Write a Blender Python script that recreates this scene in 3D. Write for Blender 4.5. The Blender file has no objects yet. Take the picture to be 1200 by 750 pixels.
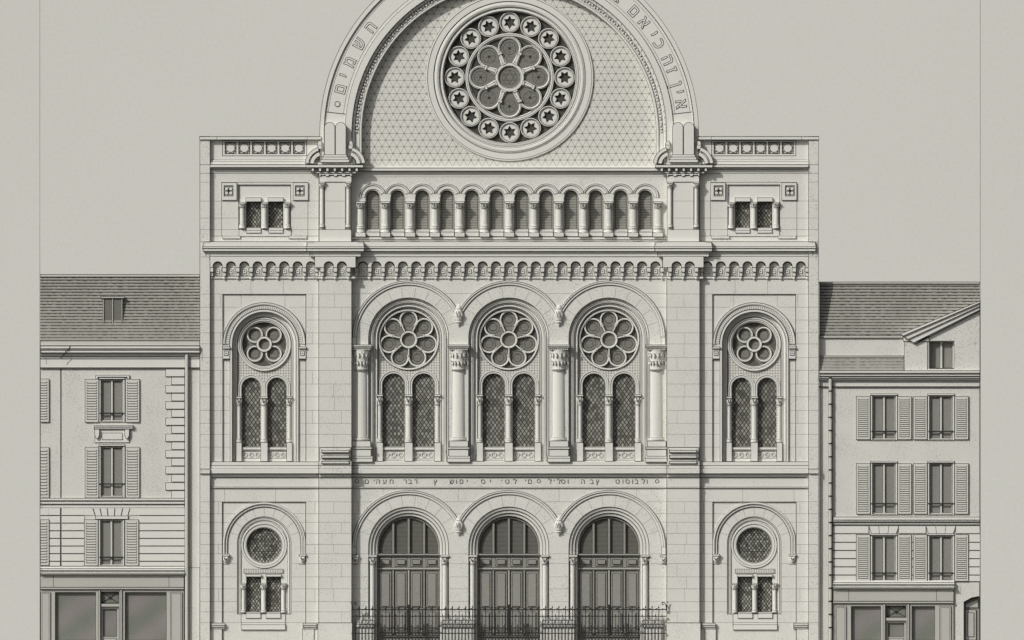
import bpy, bmesh, math, random
from math import sin, cos, pi, radians, sqrt, atan2
from mathutils import Vector, geometry
random.seed(7)
sc = bpy.context.scene
C = sc.collection
S = 0.04                      # metres per drawing unit
GY = 772.0                    # drawing height of the pavement

# ------------------------------------------------------------------ camera, light, exposure
cam = bpy.data.cameras.new('camera'); co = bpy.data.objects.new('camera', cam); C.objects.link(co)
cam.type = 'ORTHO'; cam.ortho_scale = 48.0; cam.clip_end = 600
co.location = (0, -60, (GY-375)*S); co.rotation_euler = (radians(90), 0, 0)
sc.camera = co
ELEV = math.atan(1/sqrt(2))
w = bpy.data.worlds.new('World'); sc.world = w; w.use_nodes = True
nt = w.node_tree; bg = nt.nodes['Background']
sky = nt.nodes.new('ShaderNodeTexSky'); sky.sky_type = 'NISHITA'; sky.sun_disc = False
sky.sun_elevation = ELEV; sky.sun_rotation = radians(225)
sky.air_density = 0.6; sky.dust_density = 4.0; sky.ozone_density = 1.0
hs = nt.nodes.new('ShaderNodeHueSaturation'); hs.inputs['Saturation'].default_value = 0.25
nt.links.new(sky.outputs[0], hs.inputs['Color']); nt.links.new(hs.outputs[0], bg.inputs['Color'])
bg.inputs['Strength'].default_value = 0.068
sl = bpy.data.lights.new('sun', 'SUN'); sl.energy = 2.4; sl.angle = radians(0.6); sl.color = (1, 0.985, 0.955)
so = bpy.data.objects.new('sun', sl); C.objects.link(so); so.location = (-30, -40, 60)
so.rotation_euler = Vector((1, 1, -1)).to_track_quat('-Z', 'Y').to_euler()
sc.view_settings.view_transform = 'Standard'; sc.view_settings.look = 'None'
sc.view_settings.gamma = 1; sc.view_settings.exposure = 0.06
sc.cycles.max_bounces = 5

# ------------------------------------------------------------------ materials
def N(t, ty, **k):
    n = t.nodes.new(ty)
    for a, b in k.items(): setattr(n, a, b)
    return n
def mth(t, op, a, b=None, c=None):
    n = N(t, 'ShaderNodeMath', operation=op)
    for i, v in enumerate((a, b, c)):
        if v is None: continue
        if isinstance(v, (int, float)): n.inputs[i].default_value = v
        else: t.links.new(v, n.inputs[i])
    return n.outputs[0]
def mixc(t, f, a, b):
    n = N(t, 'ShaderNodeMix', data_type='RGBA')
    for i, v in ((0, f), (6, a), (7, b)):
        if isinstance(v, (int, float)): n.inputs[i].default_value = v
        elif isinstance(v, tuple): n.inputs[i].default_value = (*v, 1)
        else: t.links.new(v, n.inputs[i])
    return n.outputs[2]
def start(name, rough=0.9):
    m = bpy.data.materials.new(name); m.use_nodes = True
    t = m.node_tree; b = t.nodes['Principled BSDF']
    b.inputs['Roughness'].default_value = rough
    b.inputs['Specular IOR Level'].default_value = 0.15
    g = N(t, 'ShaderNodeNewGeometry')
    return m, t, b, g.outputs['Position']
def noise(t, pos, scale, detail=2, vec=None):
    n = N(t, 'ShaderNodeTexNoise'); n.inputs['Scale'].default_value = scale; n.inputs['Detail'].default_value = detail
    if vec:
        mp = N(t, 'ShaderNodeMapping'); mp.inputs['Scale'].default_value = vec
        t.links.new(pos, mp.inputs[0]); pos = mp.outputs[0]
    t.links.new(pos, n.inputs['Vector']); return n.outputs[0]
def pxy(t, pos):
    s = N(t, 'ShaderNodeSeparateXYZ'); t.links.new(pos, s.inputs[0])
    u = mth(t, 'ADD', mth(t, 'DIVIDE', s.outputs[0], S), 600.0)
    v = mth(t, 'SUBTRACT', GY, mth(t, 'DIVIDE', s.outputs[2], S))
    return u, v
def perturbed(t, col, pos, amt=0.06, speck=0.0, bump=0.0, b=None):
    n1 = noise(t, pos, 0.35, 4); n2 = noise(t, pos, 9.0, 3)
    f = mth(t, 'ADD', mth(t, 'MULTIPLY', mth(t, 'SUBTRACT', n1, 0.5), amt*2.2), mth(t, 'MULTIPLY', mth(t, 'SUBTRACT', n2, 0.5), amt*2.0))
    f = mth(t, 'ADD', f, 1.0)
    vm = N(t, 'ShaderNodeVectorMath', operation='SCALE')
    if isinstance(col, tuple): vm.inputs[0].default_value = col
    else: t.links.new(col, vm.inputs[0])
    t.links.new(f, vm.inputs['Scale']); out = vm.outputs[0]
    if speck:
        st = noise(t, pos, 17.0, 1, (1.0, 1.0, 1.7)); reg = noise(t, pos, 0.8, 3)
        th = mth(t, 'SUBTRACT', 0.80, mth(t, 'MULTIPLY', reg, 0.34*speck))
        k = mth(t, 'MULTIPLY', mth(t, 'GREATER_THAN', st, th), 0.42)
        out = mixc(t, k, out, (0.10, 0.098, 0.085))
    return out
def simple(name, col, rough=0.9, amt=0.06, speck=0.0):
    m, t, b, p = start(name, rough)
    t.links.new(perturbed(t, col, p, amt, speck), b.inputs['Base Color']); return m
M = {}
M['stone'] = simple('pale_ashlar', (0.69, 0.68, 0.63), 0.92, 0.05, 0.85)
M['smooth'] = simple('smooth_dressed_stone', (0.71, 0.70, 0.65), 0.9, 0.04, 0.35)
M['render'] = simple('stippled_render', (0.66, 0.65, 0.60), 0.95, 0.04, 1.02)
M['ink'] = simple('dark_engraved_line', (0.035, 0.034, 0.03), 0.9, 0.15)
M['carved'] = simple('faded_incised_letter', (0.11, 0.107, 0.093), 0.9, 0.3)
M['joint'] = simple('thin_mortar_joint', (0.26, 0.255, 0.225), 0.9, 0.3)
M['wood'] = simple('grey_painted_timber', (0.285, 0.28, 0.25), 0.7, 0.12, 0.5)
M['woodlight'] = simple('light_timber_bead', (0.46, 0.455, 0.41), 0.7, 0.1)
M['shutter'] = simple('pale_painted_shutter', (0.62, 0.61, 0.555), 0.7, 0.05)
M['shop'] = simple('shopfront_paint', (0.47, 0.46, 0.42), 0.7, 0.06, 0.4)
M['iron'] = simple('wrought_iron', (0.035, 0.034, 0.032), 0.6, 0.2)
M['zinc'] = simple('zinc_pipe', (0.54, 0.53, 0.48), 0.6, 0.06)
M['asphalt'] = simple('asphalt', (0.055, 0.054, 0.05), 0.95, 0.2)
M['paving'] = simple('paving_stone', (0.33, 0.32, 0.29), 0.95, 0.1)
M['dim'] = simple('shaded_spandrel_glass', (0.10, 0.098, 0.085), 0.7, 0.2)
M['dark'] = simple('dark_interior', (0.075, 0.073, 0.063), 0.9, 0.2)

def hatch_mat(name, dark, light, pitch, duty, noise_amt=0.5):
    m, t, b, p = start(name, 0.5); u, v = pxy(t, p)
    wob = mth(t, 'MULTIPLY', noise(t, p, 3.0), noise_amt)
    s = mth(t, 'FRACT', mth(t, 'DIVIDE', mth(t, 'ADD', v, wob), pitch))
    k = mth(t, 'LESS_THAN', s, duty)
    t.links.new(perturbed(t, mixc(t, k, light, dark), p, 0.16), b.inputs['Base Color']); return m
M['fan'] = hatch_mat('fanlight_glass', (0.06, 0.058, 0.05), (0.19, 0.186, 0.162), 1.5, 0.5)
M['louvre'] = hatch_mat('arcade_louvre_glass', (0.13, 0.127, 0.11), (0.36, 0.353, 0.315), 1.9, 0.45)
M['skyglass'] = hatch_mat('skylight_glass', (0.13, 0.128, 0.112), (0.22, 0.215, 0.19), 1.2, 0.5)
M['roseglass'] = hatch_mat('grey_rose_glass', (0.13, 0.127, 0.108), (0.27, 0.265, 0.235), 1.5, 0.5)
M['pane'] = hatch_mat('house_window_glass', (0.20, 0.198, 0.178), (0.29, 0.286, 0.26), 1.0, 0.5)

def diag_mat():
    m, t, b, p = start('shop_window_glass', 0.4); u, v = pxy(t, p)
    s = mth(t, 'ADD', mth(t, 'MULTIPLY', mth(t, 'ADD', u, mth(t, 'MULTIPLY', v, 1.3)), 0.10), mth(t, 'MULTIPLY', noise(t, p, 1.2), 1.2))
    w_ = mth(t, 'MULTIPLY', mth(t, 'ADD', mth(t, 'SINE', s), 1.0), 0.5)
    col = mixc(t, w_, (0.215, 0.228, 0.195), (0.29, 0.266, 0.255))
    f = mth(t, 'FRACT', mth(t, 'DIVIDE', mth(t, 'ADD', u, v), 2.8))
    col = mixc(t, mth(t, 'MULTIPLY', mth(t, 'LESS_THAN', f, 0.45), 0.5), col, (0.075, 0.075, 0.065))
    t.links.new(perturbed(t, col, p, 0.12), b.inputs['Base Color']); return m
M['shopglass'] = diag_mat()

def lattice(name, pw, ph, lead, glass0, glass1, lw=0.17):
    m, t, b, p = start(name, 0.45); u, v = pxy(t, p)
    a = mth(t, 'ADD', mth(t, 'DIVIDE', u, pw), mth(t, 'DIVIDE', v, ph))
    c = mth(t, 'SUBTRACT', mth(t, 'DIVIDE', u, pw), mth(t, 'DIVIDE', v, ph))
    fa = mth(t, 'FRACT', a); fc = mth(t, 'FRACT', c)
    k = mth(t, 'MAXIMUM', mth(t, 'LESS_THAN', fa, lw), mth(t, 'LESS_THAN', fc, lw))
    cb = N(t, 'ShaderNodeCombineXYZ'); t.links.new(mth(t, 'FLOOR', a), cb.inputs[0]); t.links.new(mth(t, 'FLOOR', c), cb.inputs[1])
    wn = N(t, 'ShaderNodeTexWhiteNoise', noise_dimensions='3D'); t.links.new(cb.outputs[0], wn.inputs['Vector'])
    g = mixc(t, wn.outputs['Value'], glass0, glass1)
    t.links.new(perturbed(t, mixc(t, k, g, lead), p, 0.2), b.inputs['Base Color']); return m
M['lattice'] = lattice('leaded_diamond_glass', 4.6, 6.6, (0.045, 0.043, 0.036), (0.12, 0.118, 0.10), (0.32, 0.315, 0.28), 0.24)
M['smalllattice'] = lattice('fine_leaded_glass', 3.9, 5.2, (0.05, 0.048, 0.04), (0.12, 0.118, 0.10), (0.42, 0.415, 0.37), 0.30)

def checker_mat():
    m, t, b, p = start('squared_spandrel_stone'); u, v = pxy(t, p)
    k = mth(t, 'MAXIMUM', mth(t, 'LESS_THAN', mth(t, 'FRACT', mth(t, 'DIVIDE', u, 3.1)), 0.2), mth(t, 'LESS_THAN', mth(t, 'FRACT', mth(t, 'DIVIDE', v, 3.1)), 0.2))
    t.links.new(perturbed(t, mixc(t, mth(t, 'MULTIPLY', k, 0.75), (0.69, 0.68, 0.63), (0.15, 0.117, 0.10)), p, 0.05), b.inputs['Base Color']); return m
M['checker'] = checker_mat()

def tri_mat():
    m, t, b, p = start('triangle_patterned_tympanum'); u, v = pxy(t, p)
    H, B = 7.78, 8.7
    v = mth(t, 'ADD', v, 7.78*40-55.3); u = mth(t, 'ADD', u, 8.7*20-486.8)
    vy = mth(t, 'DIVIDE', v, H); ux = mth(t, 'DIVIDE', u, B)
    def near(x, wd):   # distance to nearest integer under wd
        f = mth(t, 'FRACT', mth(t, 'ADD', x, 0.5)); return mth(t, 'LESS_THAN', mth(t, 'ABSOLUTE', mth(t, 'SUBTRACT', f, 0.5)), wd)
    half = mth(t, 'MULTIPLY', vy, 0.5)
    a = mth(t, 'ADD', ux, half); c = mth(t, 'SUBTRACT', ux, half)
    hl = near(vy, 0.045)
    dl = mth(t, 'MAXIMUM', near(a, 0.04), near(c, 0.04))
    lines = mth(t, 'MULTIPLY', mth(t, 'MAXIMUM', hl, dl), 0.52)
    node = mth(t, 'MINIMUM', mth(t, 'MINIMUM', near(vy, 0.12), near(a, 0.13)), near(c, 0.13))
    # small dot near the middle of each upright triangle
    dotv = near(mth(t, 'ADD', vy, 0.35), 0.07)
    dota = near(mth(t, 'ADD', a, 0.33), 0.08); dotc = near(mth(t, 'ADD', c, -0.33), 0.12)
    dot = mth(t, 'MULTIPLY', mth(t, 'MINIMUM', mth(t, 'MINIMUM', dotv, dota), dotc), 0.5)
    k = mth(t, 'MAXIMUM', mth(t, 'MAXIMUM', lines, mth(t, 'MULTIPLY', node, 0.85)), dot)
    t.links.new(perturbed(t, mixc(t, k, (0.68, 0.67, 0.615), (0.13, 0.126, 0.08)), p, 0.05), b.inputs['Base Color']); return m
M['tri'] = tri_mat()

def slate_mat():
    m, t, b, p = start('slate_courses', 0.8); u, v = pxy(t, p)
    row = mth(t, 'DIVIDE', v, 3.56)
    f = mth(t, 'FRACT', row)
    cb = N(t, 'ShaderNodeCombineXYZ'); t.links.new(mth(t, 'FLOOR', row), cb.inputs[2]); t.links.new(mth(t, 'DIVIDE', u, 6.0), cb.inputs[0])
    dash = noise(t, cb.outputs[0], 1.0, 1)
    grad = mth(t, 'MULTIPLY', mth(t, 'SUBTRACT', 395.0, v), 0.0036)
    thick = mth(t, 'ADD', mth(t, 'ADD', 0.24, grad), mth(t, 'MULTIPLY', mth(t, 'SUBTRACT', dash, 0.5), 0.85))
    k = mth(t, 'MULTIPLY', mth(t, 'LESS_THAN', f, thick), 0.92)
    band = mixc(t, noise(t, p, 1.0, 3), (0.28, 0.275, 0.24), (0.42, 0.412, 0.37))
    fine = mth(t, 'MULTIPLY', mth(t, 'LESS_THAN', mth(t, 'FRACT', mth(t, 'DIVIDE', u, 1.5)), 0.4), 0.22)
    band = mixc(t, fine, band, (0.12, 0.118, 0.10))
    t.links.new(mixc(t, k, band, (0.055, 0.053, 0.045)), b.inputs['Base Color']); return m
M['slate'] = slate_mat()

def sky_mat():
    m = bpy.data.materials.new('pale_paper_sky'); m.use_nodes = True; t = m.node_tree; t.nodes.clear()
    o = N(t, 'ShaderNodeOutputMaterial'); e = N(t, 'ShaderNodeEmission'); g = N(t, 'ShaderNodeNewGeometry')
    n1 = noise(t, g.outputs['Position'], 0.05, 5); n2 = noise(t, g.outputs['Position'], 6.0, 3); n3 = noise(t, g.outputs['Position'], 1.1, 2)
    base = mixc(t, n1, (0.503, 0.492, 0.444), (0.56, 0.549, 0.50))
    f = mth(t, 'ADD', 0.94, mth(t, 'MULTIPLY', n2, 0.12))
    f = mth(t, 'SUBTRACT', f, mth(t, 'MULTIPLY', mth(t, 'GREATER_THAN', n3, 0.83), 0.08))
    vm = N(t, 'ShaderNodeVectorMath', operation='SCALE'); t.links.new(base, vm.inputs[0]); t.links.new(f, vm.inputs['Scale'])
    t.links.new(vm.outputs[0], e.inputs['Color']); e.inputs['Strength'].default_value = 1.0
    t.links.new(e.outputs[0], o.inputs['Surface']); return m
M['sky'] = sky_mat()

# ------------------------------------------------------------------ geometry helpers
AX = 1193.4                                    # x + mirrored x about the facade's axis
EPS = 0.07
def ang(cx, cy, r, a): return (cx + r*cos(a), cy - r*sin(a))
def arc(cx, cy, r, a0, a1, n): return [ang(cx, cy, r, a0+(a1-a0)*i/n) for i in range(n+1)]
def steps(prof, inks=(), f=0.3):
    """carve a profile as shallow fillets and risers: flat bands with crisp arrises"""
    out = [prof[0]]; last = {0: 0}
    for i in range(len(prof)-1):
        (r0, d0), (r1, d1) = prof[i], prof[i+1]
        if 0.3 < abs(r1-r0) and abs(d1-d0) < 6:
            dm = (d0+d1)/2; out += [(r0, dm+(d0-dm)*f), (r1, dm+(d1-dm)*f)]
        else: out.append((r1, d1))
        last[i+1] = len(out)-1
    res = []
    for q in inks:
        c = [j for j in range(max(0, last[q]-1), min(len(out), last[q]+2)) if abs(out[j][0]-prof[q][0]) < 1e-6]
        res.append(max(c, key=lambda j: out[j][1]))
    return out, res
def circ(cx, cy, r, n=48): return [ang(cx, cy, r, 2*pi*i/n) for i in range(n)]
def rect(x0, y0, x1, y1): return [(x0, y0), (x1, y0), (x1, y1), (x0, y1)]
def archpoly(cx, cy, r, yb, n=32): return [(cx-r, yb)] + arc(cx, cy, r, pi, 0, n) + [(cx+r, yb)]
def offset(pts, off, closed):
    n = len(pts); out = []
    for i in range(n):
        p = Vector(pts[i])
        a = Vector(pts[i-1]) if (i > 0 or closed) else None
        b = Vector(pts[(i+1) % n]) if (i < n-1 or closed) else None
        d1 = (p-a).normalized() if a is not None and (p-a).length > 1e-9 else None
        d2 = (b-p).normalized() if b is not None and (b-p).length > 1e-9 else None
        if d1 is None: d1 = d2
        if d2 is None: d2 = d1
        n1 = Vector((d1.y, -d1.x)); n2 = Vector((d2.y, -d2.x)); m = n1+n2
        if m.length < 1e-6: m = n1.copy()
        m.normalize(); k = max(0.35, m.dot(n1))
        out.append((p.x+m.x*off/k, p.y+m.y*off/k))
    return out
class Part:
    def __init__(s, name, parent=None, mats=('stone',), mir=False, origin=None):
        s.name, s.parent, s.mir, s.origin = name, parent, mir, origin
        s.v, s.f, s.m = [], [], []; s.mats = list(mats)
    def mat(s, k):
        if k not in s.mats: s.mats.append(k)
        return s.mats.index(k)
    def vert(s, x, y, d):
        if s.mir: x = AX - x
        s.v.append(((x-600)*S, -d*S, (GY-y)*S)); return len(s.v)-1
    def face(s, ids, k): s.f.append(ids); s.m.append(s.mat(k) if isinstance(k, str) else k)
    def flat(s, outer, d, holes=(), k='stone'):
        loops = [outer]+list(holes); allp = [p for l in loops for p in l]
        tris = geometry.tessellate_polygon([[Vector((p[0], p[1], 0)) for p in l] for l in loops])
        ids = [s.vert(p[0], p[1], d) for p in allp]
        for t in tris: s.face([ids[i] for i in t], k)
    def prism(s, outer, d0, d1, holes=(), k='stone', ink=0.5, back=False, sidek=None, inkk='ink'):
        s.flat(outer, d1, holes, k)
        if back: s.flat(outer, d0, holes, k)
        for l in [outer]+list(holes):
            a = [s.vert(p[0], p[1], d0) for p in l]; b = [s.vert(p[0], p[1], d1) for p in l]
            n = len(l)
            for i in range(n): s.face([a[i], a[(i+1) % n], b[(i+1) % n], b[i]], sidek or k)
            if ink: s.line(l, d1, ink, True, inkk)
    def box(s, x0, y0, x1, y1, d0, d1, k='stone', ink=0.5, back=True): s.prism(rect(x0, y0, x1, y1), d0, d1, (), k, ink, back)
    def line(s, pts, d, wd=0.5, closed=False, k='ink'):
        d += EPS*(1+0.3*random.random())
        pts = [p for i, p in enumerate(pts) if i == 0 or abs(p[0]-pts[i-1][0])+abs(p[1]-pts[i-1][1]) > 1e-5]
        if len(pts) < 2: return
        A = offset(pts, wd/2, closed); B = offset(pts, -wd/2, closed)
        ia = [s.vert(p[0], p[1], d) for p in A]; ib = [s.vert(p[0], p[1], d) for p in B]; n = len(pts)
        for i in range(n if closed else n-1): j = (i+1) % n; s.face([ia[i], ia[j], ib[j], ib[i]], k)
    def seg(s, x0, y0, x1, y1, d, wd=0.5, k='ink'): s.line([(x0, y0), (x1, y1)], d, wd, False, k)
    def mould(s, pts, prof, closed=False, k='stone', inks=(), wd=0.45):
        """sweep a profile [(offset, depth)] along a path in the facade plane"""
        if k != 'iron': prof, inks = steps(prof, inks, 0.5)
        rows = []
        for off, d in prof:
            o = offset(pts, off, closed); rows.append([s.vert(p[0], p[1], d) for p in o])
        n = len(pts)
        for a, b in zip(rows, rows[1:]):
            for i in range(n if closed else n-1): j = (i+1) % n; s.face([a[i], a[j], b[j], b[i]], k)
        for q in inks:
            off, d = prof[q]; s.line(offset(pts, off, closed), d, wd, closed)
        if not closed:
            for e in (0, n-1): s.face([r[e] for r in rows], k)
    def ring(s, cx, cy, prof, a0=0, a1=2*pi, n=64, k='stone', inks=(), wd=0.45, yb=None):
        """prof [(radius, depth)]; optional straight legs down to yb"""
        prof, inks = steps(prof, inks)
        full = abs(a1-a0-2*pi) < 1e-6; rows = []
        def path(r):
            if full: return circ(cx, cy, r, n)
            p = arc(cx, cy, r, a0, a1, n)
            if yb is not None: p = [(cx+r*cos(a0), yb)]+p+[(cx+r*cos(a1), yb)]
            return p
        for r, d in prof: rows.append([s.vert(x, y, d) for x, y in path(r)])
        c = len(rows[0])
        for a, b in zip(rows, rows[1:]):
            for i in range(c if full else c-1): j = (i+1) % c; s.face([a[i], a[j], b[j], b[i]], k)
        for q in inks:
            r, d = prof[q]; s.line(path(r), d, wd, full)
        if not full:
            for e in (0, c-1): s.face([r[e] for r in rows], k)
    def hprof(s, x0, x1, prof, dref=0.0, fl=False, fr=False, k='stone', inks='all', wd=0.5):
        """horizontal moulding; prof [(y, depth)]; fl/fr mitre a return at that end"""
        if inks == 'all': inks = range(len(prof))
        prof, inks = steps(prof, inks, 0.35)
        L, R = [], []
        for y, d in prof:
            e = d-dref
            L.append((x0-(e if fl else 0), y, d)); R.append((x1+(e if fr else 0), y, d))
        li = [s.vert(*p) for p in L]; ri = [s.vert(*p) for p in R]
        for i in range(len(prof)-1): s.face([li[i], ri[i], ri[i+1], li[i+1]], k)
        for side, base in ((L, x0), (R, x1)):
            bi = [s.vert(p[0], p[1], dref-0.5) for p in side]; ti = [s.vert(*p) for p in side]
            for i in range(len(prof)-1): s.face([ti[i], ti[i+1], bi[i+1], bi[i]], k)
        for i in inks:
            s.seg(L[i][0], L[i][1], R[i][0], R[i][1], prof[i][1], wd)
        for side in (L, R):
            s.line([(p[0], p[1]) for p in side], max(p[2] for p in side), wd*0.9)
    def lathe(s, cx, dc, prof, n=16, k='stone', rings=(), ds=1.0):
        """vertical turned shape; prof [(y, radius)]"""
        rows = []
        for y, r in prof:
            rows.append([s.vert(cx+r*cos(2*pi*i/n), y, dc+ds*r*sin(2*pi*i/n)) for i in range(n)])
        for a, b in zip(rows, rows[1:]):
            for i in range(n): j = (i+1) % n; s.face([a[i], a[j], b[j], b[i]], k)
        s.face(rows[0], k); s.face(rows[-1], k)
        for y, r in rings:
            a = [s.vert(cx+(r+.1)*cos(2*pi*i/n), y-.22, dc+ds*(r+.1)*sin(2*pi*i/n)) for i in range(n)]
            b = [s.vert(cx+(r+.1)*cos(2*pi*i/n), y+.22, dc+ds*(r+.1)*sin(2*pi*i/n)) for i in range(n)]
            for i in range(n): j = (i+1) % n; s.face([a[i], a[j], b[j], b[i]], 'ink')
    def ball(s, x, y, d, rx, ry=None, rd=None, n=8, k='stone'):
        ry = ry or rx; rd = rd or rx; rows = []
        for a in range(1, 5):
            th = pi*a/5
            rows.append([s.vert(x+rx*sin(th)*cos(2*pi*i/n), y-ry*cos(th), d+rd*sin(th)*sin(2*pi*i/n)) for i in range(n)])
        for a, b in zip(rows, rows[1:]):
            for i in range(n): j = (i+1) % n; s.face([a[i], a[j], b[j], b[i]], k)
        s.face(rows[0], k); s.face(rows[-1], k)
    def bar(s, x0, y0, x1, y1, wd, d0, d1, k='stone', ink=0.4):
        v = Vector((x1-x0, y1-y0)).normalized()*wd/2; nx, ny = -v.y, v.x
        s.prism([(x0+nx, y0+ny), (x1+nx, y1+ny), (x1-nx, y1-ny), (x0-nx, y0-ny)], d0, d1, (), k, ink)
    def done(s, parent=None, smooth=False):
        par = parent or s.parent; root = par
        off = Vector((0, 0, 0)); q = par
        while q is not None: off += q.location; q = q.parent
        ox = Vector((0, 0, 0))
        if s.origin is not None: ox = Vector(s.origin)-off
        me = bpy.data.meshes.new(s.name)
        me.from_pydata([tuple(Vector(p)-off-ox) for p in s.v], [], s.f)
        for k in s.mats: me.materials.append(M[k])
        me.polygons.foreach_set('material_index', s.m)
        bm = bmesh.new(); bm.from_mesh(me); bmesh.ops.recalc_face_normals(bm, faces=bm.faces); bm.to_mesh(me); bm.free()
        o = bpy.data.objects.new(s.name, me); C.objects.link(o); o.parent = par; o.location = ox
        return o
def thing(name, label, cat, x, d=0, group=None):
    o = bpy.data.objects.new(name, None); C.objects.link(o); o.location = ((x-600)*S, -d*S, 0)
    o.empty_display_size = 0.5; o['label'] = label; o['category'] = cat
    if group: o['group'] = group
    return o
def struct(o): o['kind'] = 'structure'; return o
def copy_tree(o, parent, dx=0.0, dz=0.0, mesh_only=False):
    c = o.copy(); C.objects.link(c); c.parent = parent; c.location = (o.location[0]+dx*S, o.location[1], o.location[2]-dz*S)
    for ch in list(o.children): 
        if ch is not c: copy_tree(ch, c)
    return c

# ------------------------------------------------------------------ setting
p = Part('sky'); p.mats = ['sky']
p.flat(rect(-4000, -3500, 5200, 900), -1100, (), 'sky'); struct(p.done())
def sheet(name, k, x0, x1, d0, d1, z, thick):
    q = Part(name, mats=(k,)); y = GY - z
    a = [q.vert(x, y, d) for x, d in ((x0, d0), (x1, d0), (x1, d1), (x0, d1))]
    b = [q.vert(x, y+thick, d) for x, d in ((x0, d0), (x1, d0), (x1, d1), (x0, d1))]
    q.face(a, k); q.face(b, k)
    for i in range(4): q.face([a[i], a[(i+1) % 4], b[(i+1) % 4], b[i]], k)
    return struct(q.done())
sheet('ground', 'asphalt', -6000, 7200, -1300, 6000, -4.2, 20)
sheet('road', 'asphalt', -3000, 4200, 92, 330, -4.0, 0.1)
sheet('pavement', 'paving', -3000, 4200, -10, 90, 0, 4.1)
sheet('kerb', 'smooth', -3000, 4200, 90.1, 92, -0.1, 4)

# ================================================================== THE SYNAGOGUE
syn = thing('synagogue', 'tall pale stone synagogue with rose window, three arched doors and round gable', 'synagogue', 596.7, -60)
MID = [344.6, 360, 375, 390, 403, 419, 434, 450, 465, 481, 496, 509, 524]
LOW = [588, 602, 612, 625, 638, 649, 660.5, 676, 690, 705, 717, 729.5]
def courses(P, x0, x1, ys, d, vx=None, wd=0.4):
    for i, y in enumerate(ys):
        P.seg(x0, y, x1, y, d, wd, 'joint')
        if vx and i+1 < len(ys):
            x = vx[i % len(vx)]
            if x: P.seg(x, y, x, ys[i+1], d, wd*0.8, 'joint')

# ---- masses behind
P = Part('nave_body', syn, ('stone',))
P.box(247, 205, 946, GY, -330, -30, ink=0); P.done()
P = Part('roof', syn, ('slate',))
P.prism(archpoly(596.7, 156, 214, 204, 40), -330, -16, (), 'slate', 0, True); P.done()

# ---- centre wall (arched openings cut through)
DC = [478.8, 596.2, 713.6]      # bay centres
CW = -4.0
P = Part('centre_wall', syn, ('stone',))
ARC12 = [436.9+29.05*i for i in range(12)]
holes = [archpoly(x, 641, 47, GY-.5, 40) for x in DC]
mh = [archpoly(x, 396, 47, 541, 40) for x in DC]
ah = [archpoly(x, 231, 8.2, 271, 16) for x in ARC12]
# lower storey
P.prism([(410, 560)]+[(783, 560), (783, GY)]+[q for x in DC[::-1] for q in ([(x+47, GY)]+arc(x, 641, 47, 0, pi, 40)+[(x-47, GY)])]+[(410, GY)], -20, CW, (), ink=0)
P.prism(rect(410, 300, 783, 548), -20, CW, mh, ink=0)
P.prism(rect(410, 196, 783, 300), -20, CW, ah, ink=0)
for x in DC: P.line(archpoly(x, 641, 47, GY, 40), CW, .6); P.line(archpoly(x, 396, 47, 541, 40), CW, .7)
# voussoir joints and courses
for x in DC:
    for a in (15, 31, 47, 63, 79, 95, 111, 127, 143, 159):
        a = radians(a+3)
        q0, q1 = ang(x, 641, 47.5, a), ang(x, 641, 61, a); P.seg(*q0, *q1, CW, .35, 'joint')
        q0, q1 = ang(x, 396, 48, a), ang(x, 396, 59, a); P.seg(*q0, *q1, CW, .35, 'joint')
for i, y in enumerate(LOW):
    for x0, x1 in ((412, 431.5), (526, 549.5), (644, 667.5), (761.8, 782)):
        if y > 640: P.seg(x0, y, x1, y, CW, .32, 'joint')
for x0, x1, y in ((412, 436, 588), (520, 556, 588), (412, 424, 602), (528, 547, 602), (638, 674, 588), (646, 665, 602), (757, 782, 588), (769, 782, 602), (776, 782, 612)):
    P.seg(x0, y, x1, y, CW, .35, 'joint')
for x, y0, y1 in ((449, 571, 576), (537, 573, 588), (655, 573, 588), (746, 572, 582), (420, 588, 602), (420, 344, 360)): P.seg(x, y0, x, y1, CW, .35, 'joint')
for x0, x1, y in ((412, 436, 344), (412, 424, 360), (412, 417, 375), (412, 414.5, 390), (520, 556, 344), (638, 674, 344), (757, 782, 344), (769, 782, 360), (776, 782, 375)):
    P.seg(x0, y, x1, y, CW, .35, 'joint')
for i in range(11):
    pass
P.seg(418, 269, 776, 269, CW, .4, 'joint')
P.done()

# ---- string course, frieze, inscription
STR = [(541, 0.2), (541.1, 2.6), (545.5, 3.0), (549, 3.4), (549.4, 4.8), (555, 4.9), (555.4, 2.2), (559, 1.2), (559.6, 0.1)]
def sprof(base, pr): return [(y, d+base) for y, d in pr]
P = Part('string_course', syn, ('smooth',))
P.hprof(411.5, 782, sprof(CW, STR), CW, k='smooth', inks=(2, 3, 5, 6, 7), wd=.6); P.done()
P = Part('inscribed_frieze', syn, ('smooth',))
P.hprof(411.5, 782, sprof(CW, [(570.2, 0), (570.6, 1.2), (572, 1.2), (572.6, 0)]), CW, k='smooth', inks=(1, 2), wd=.5); fr = P.done()

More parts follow.
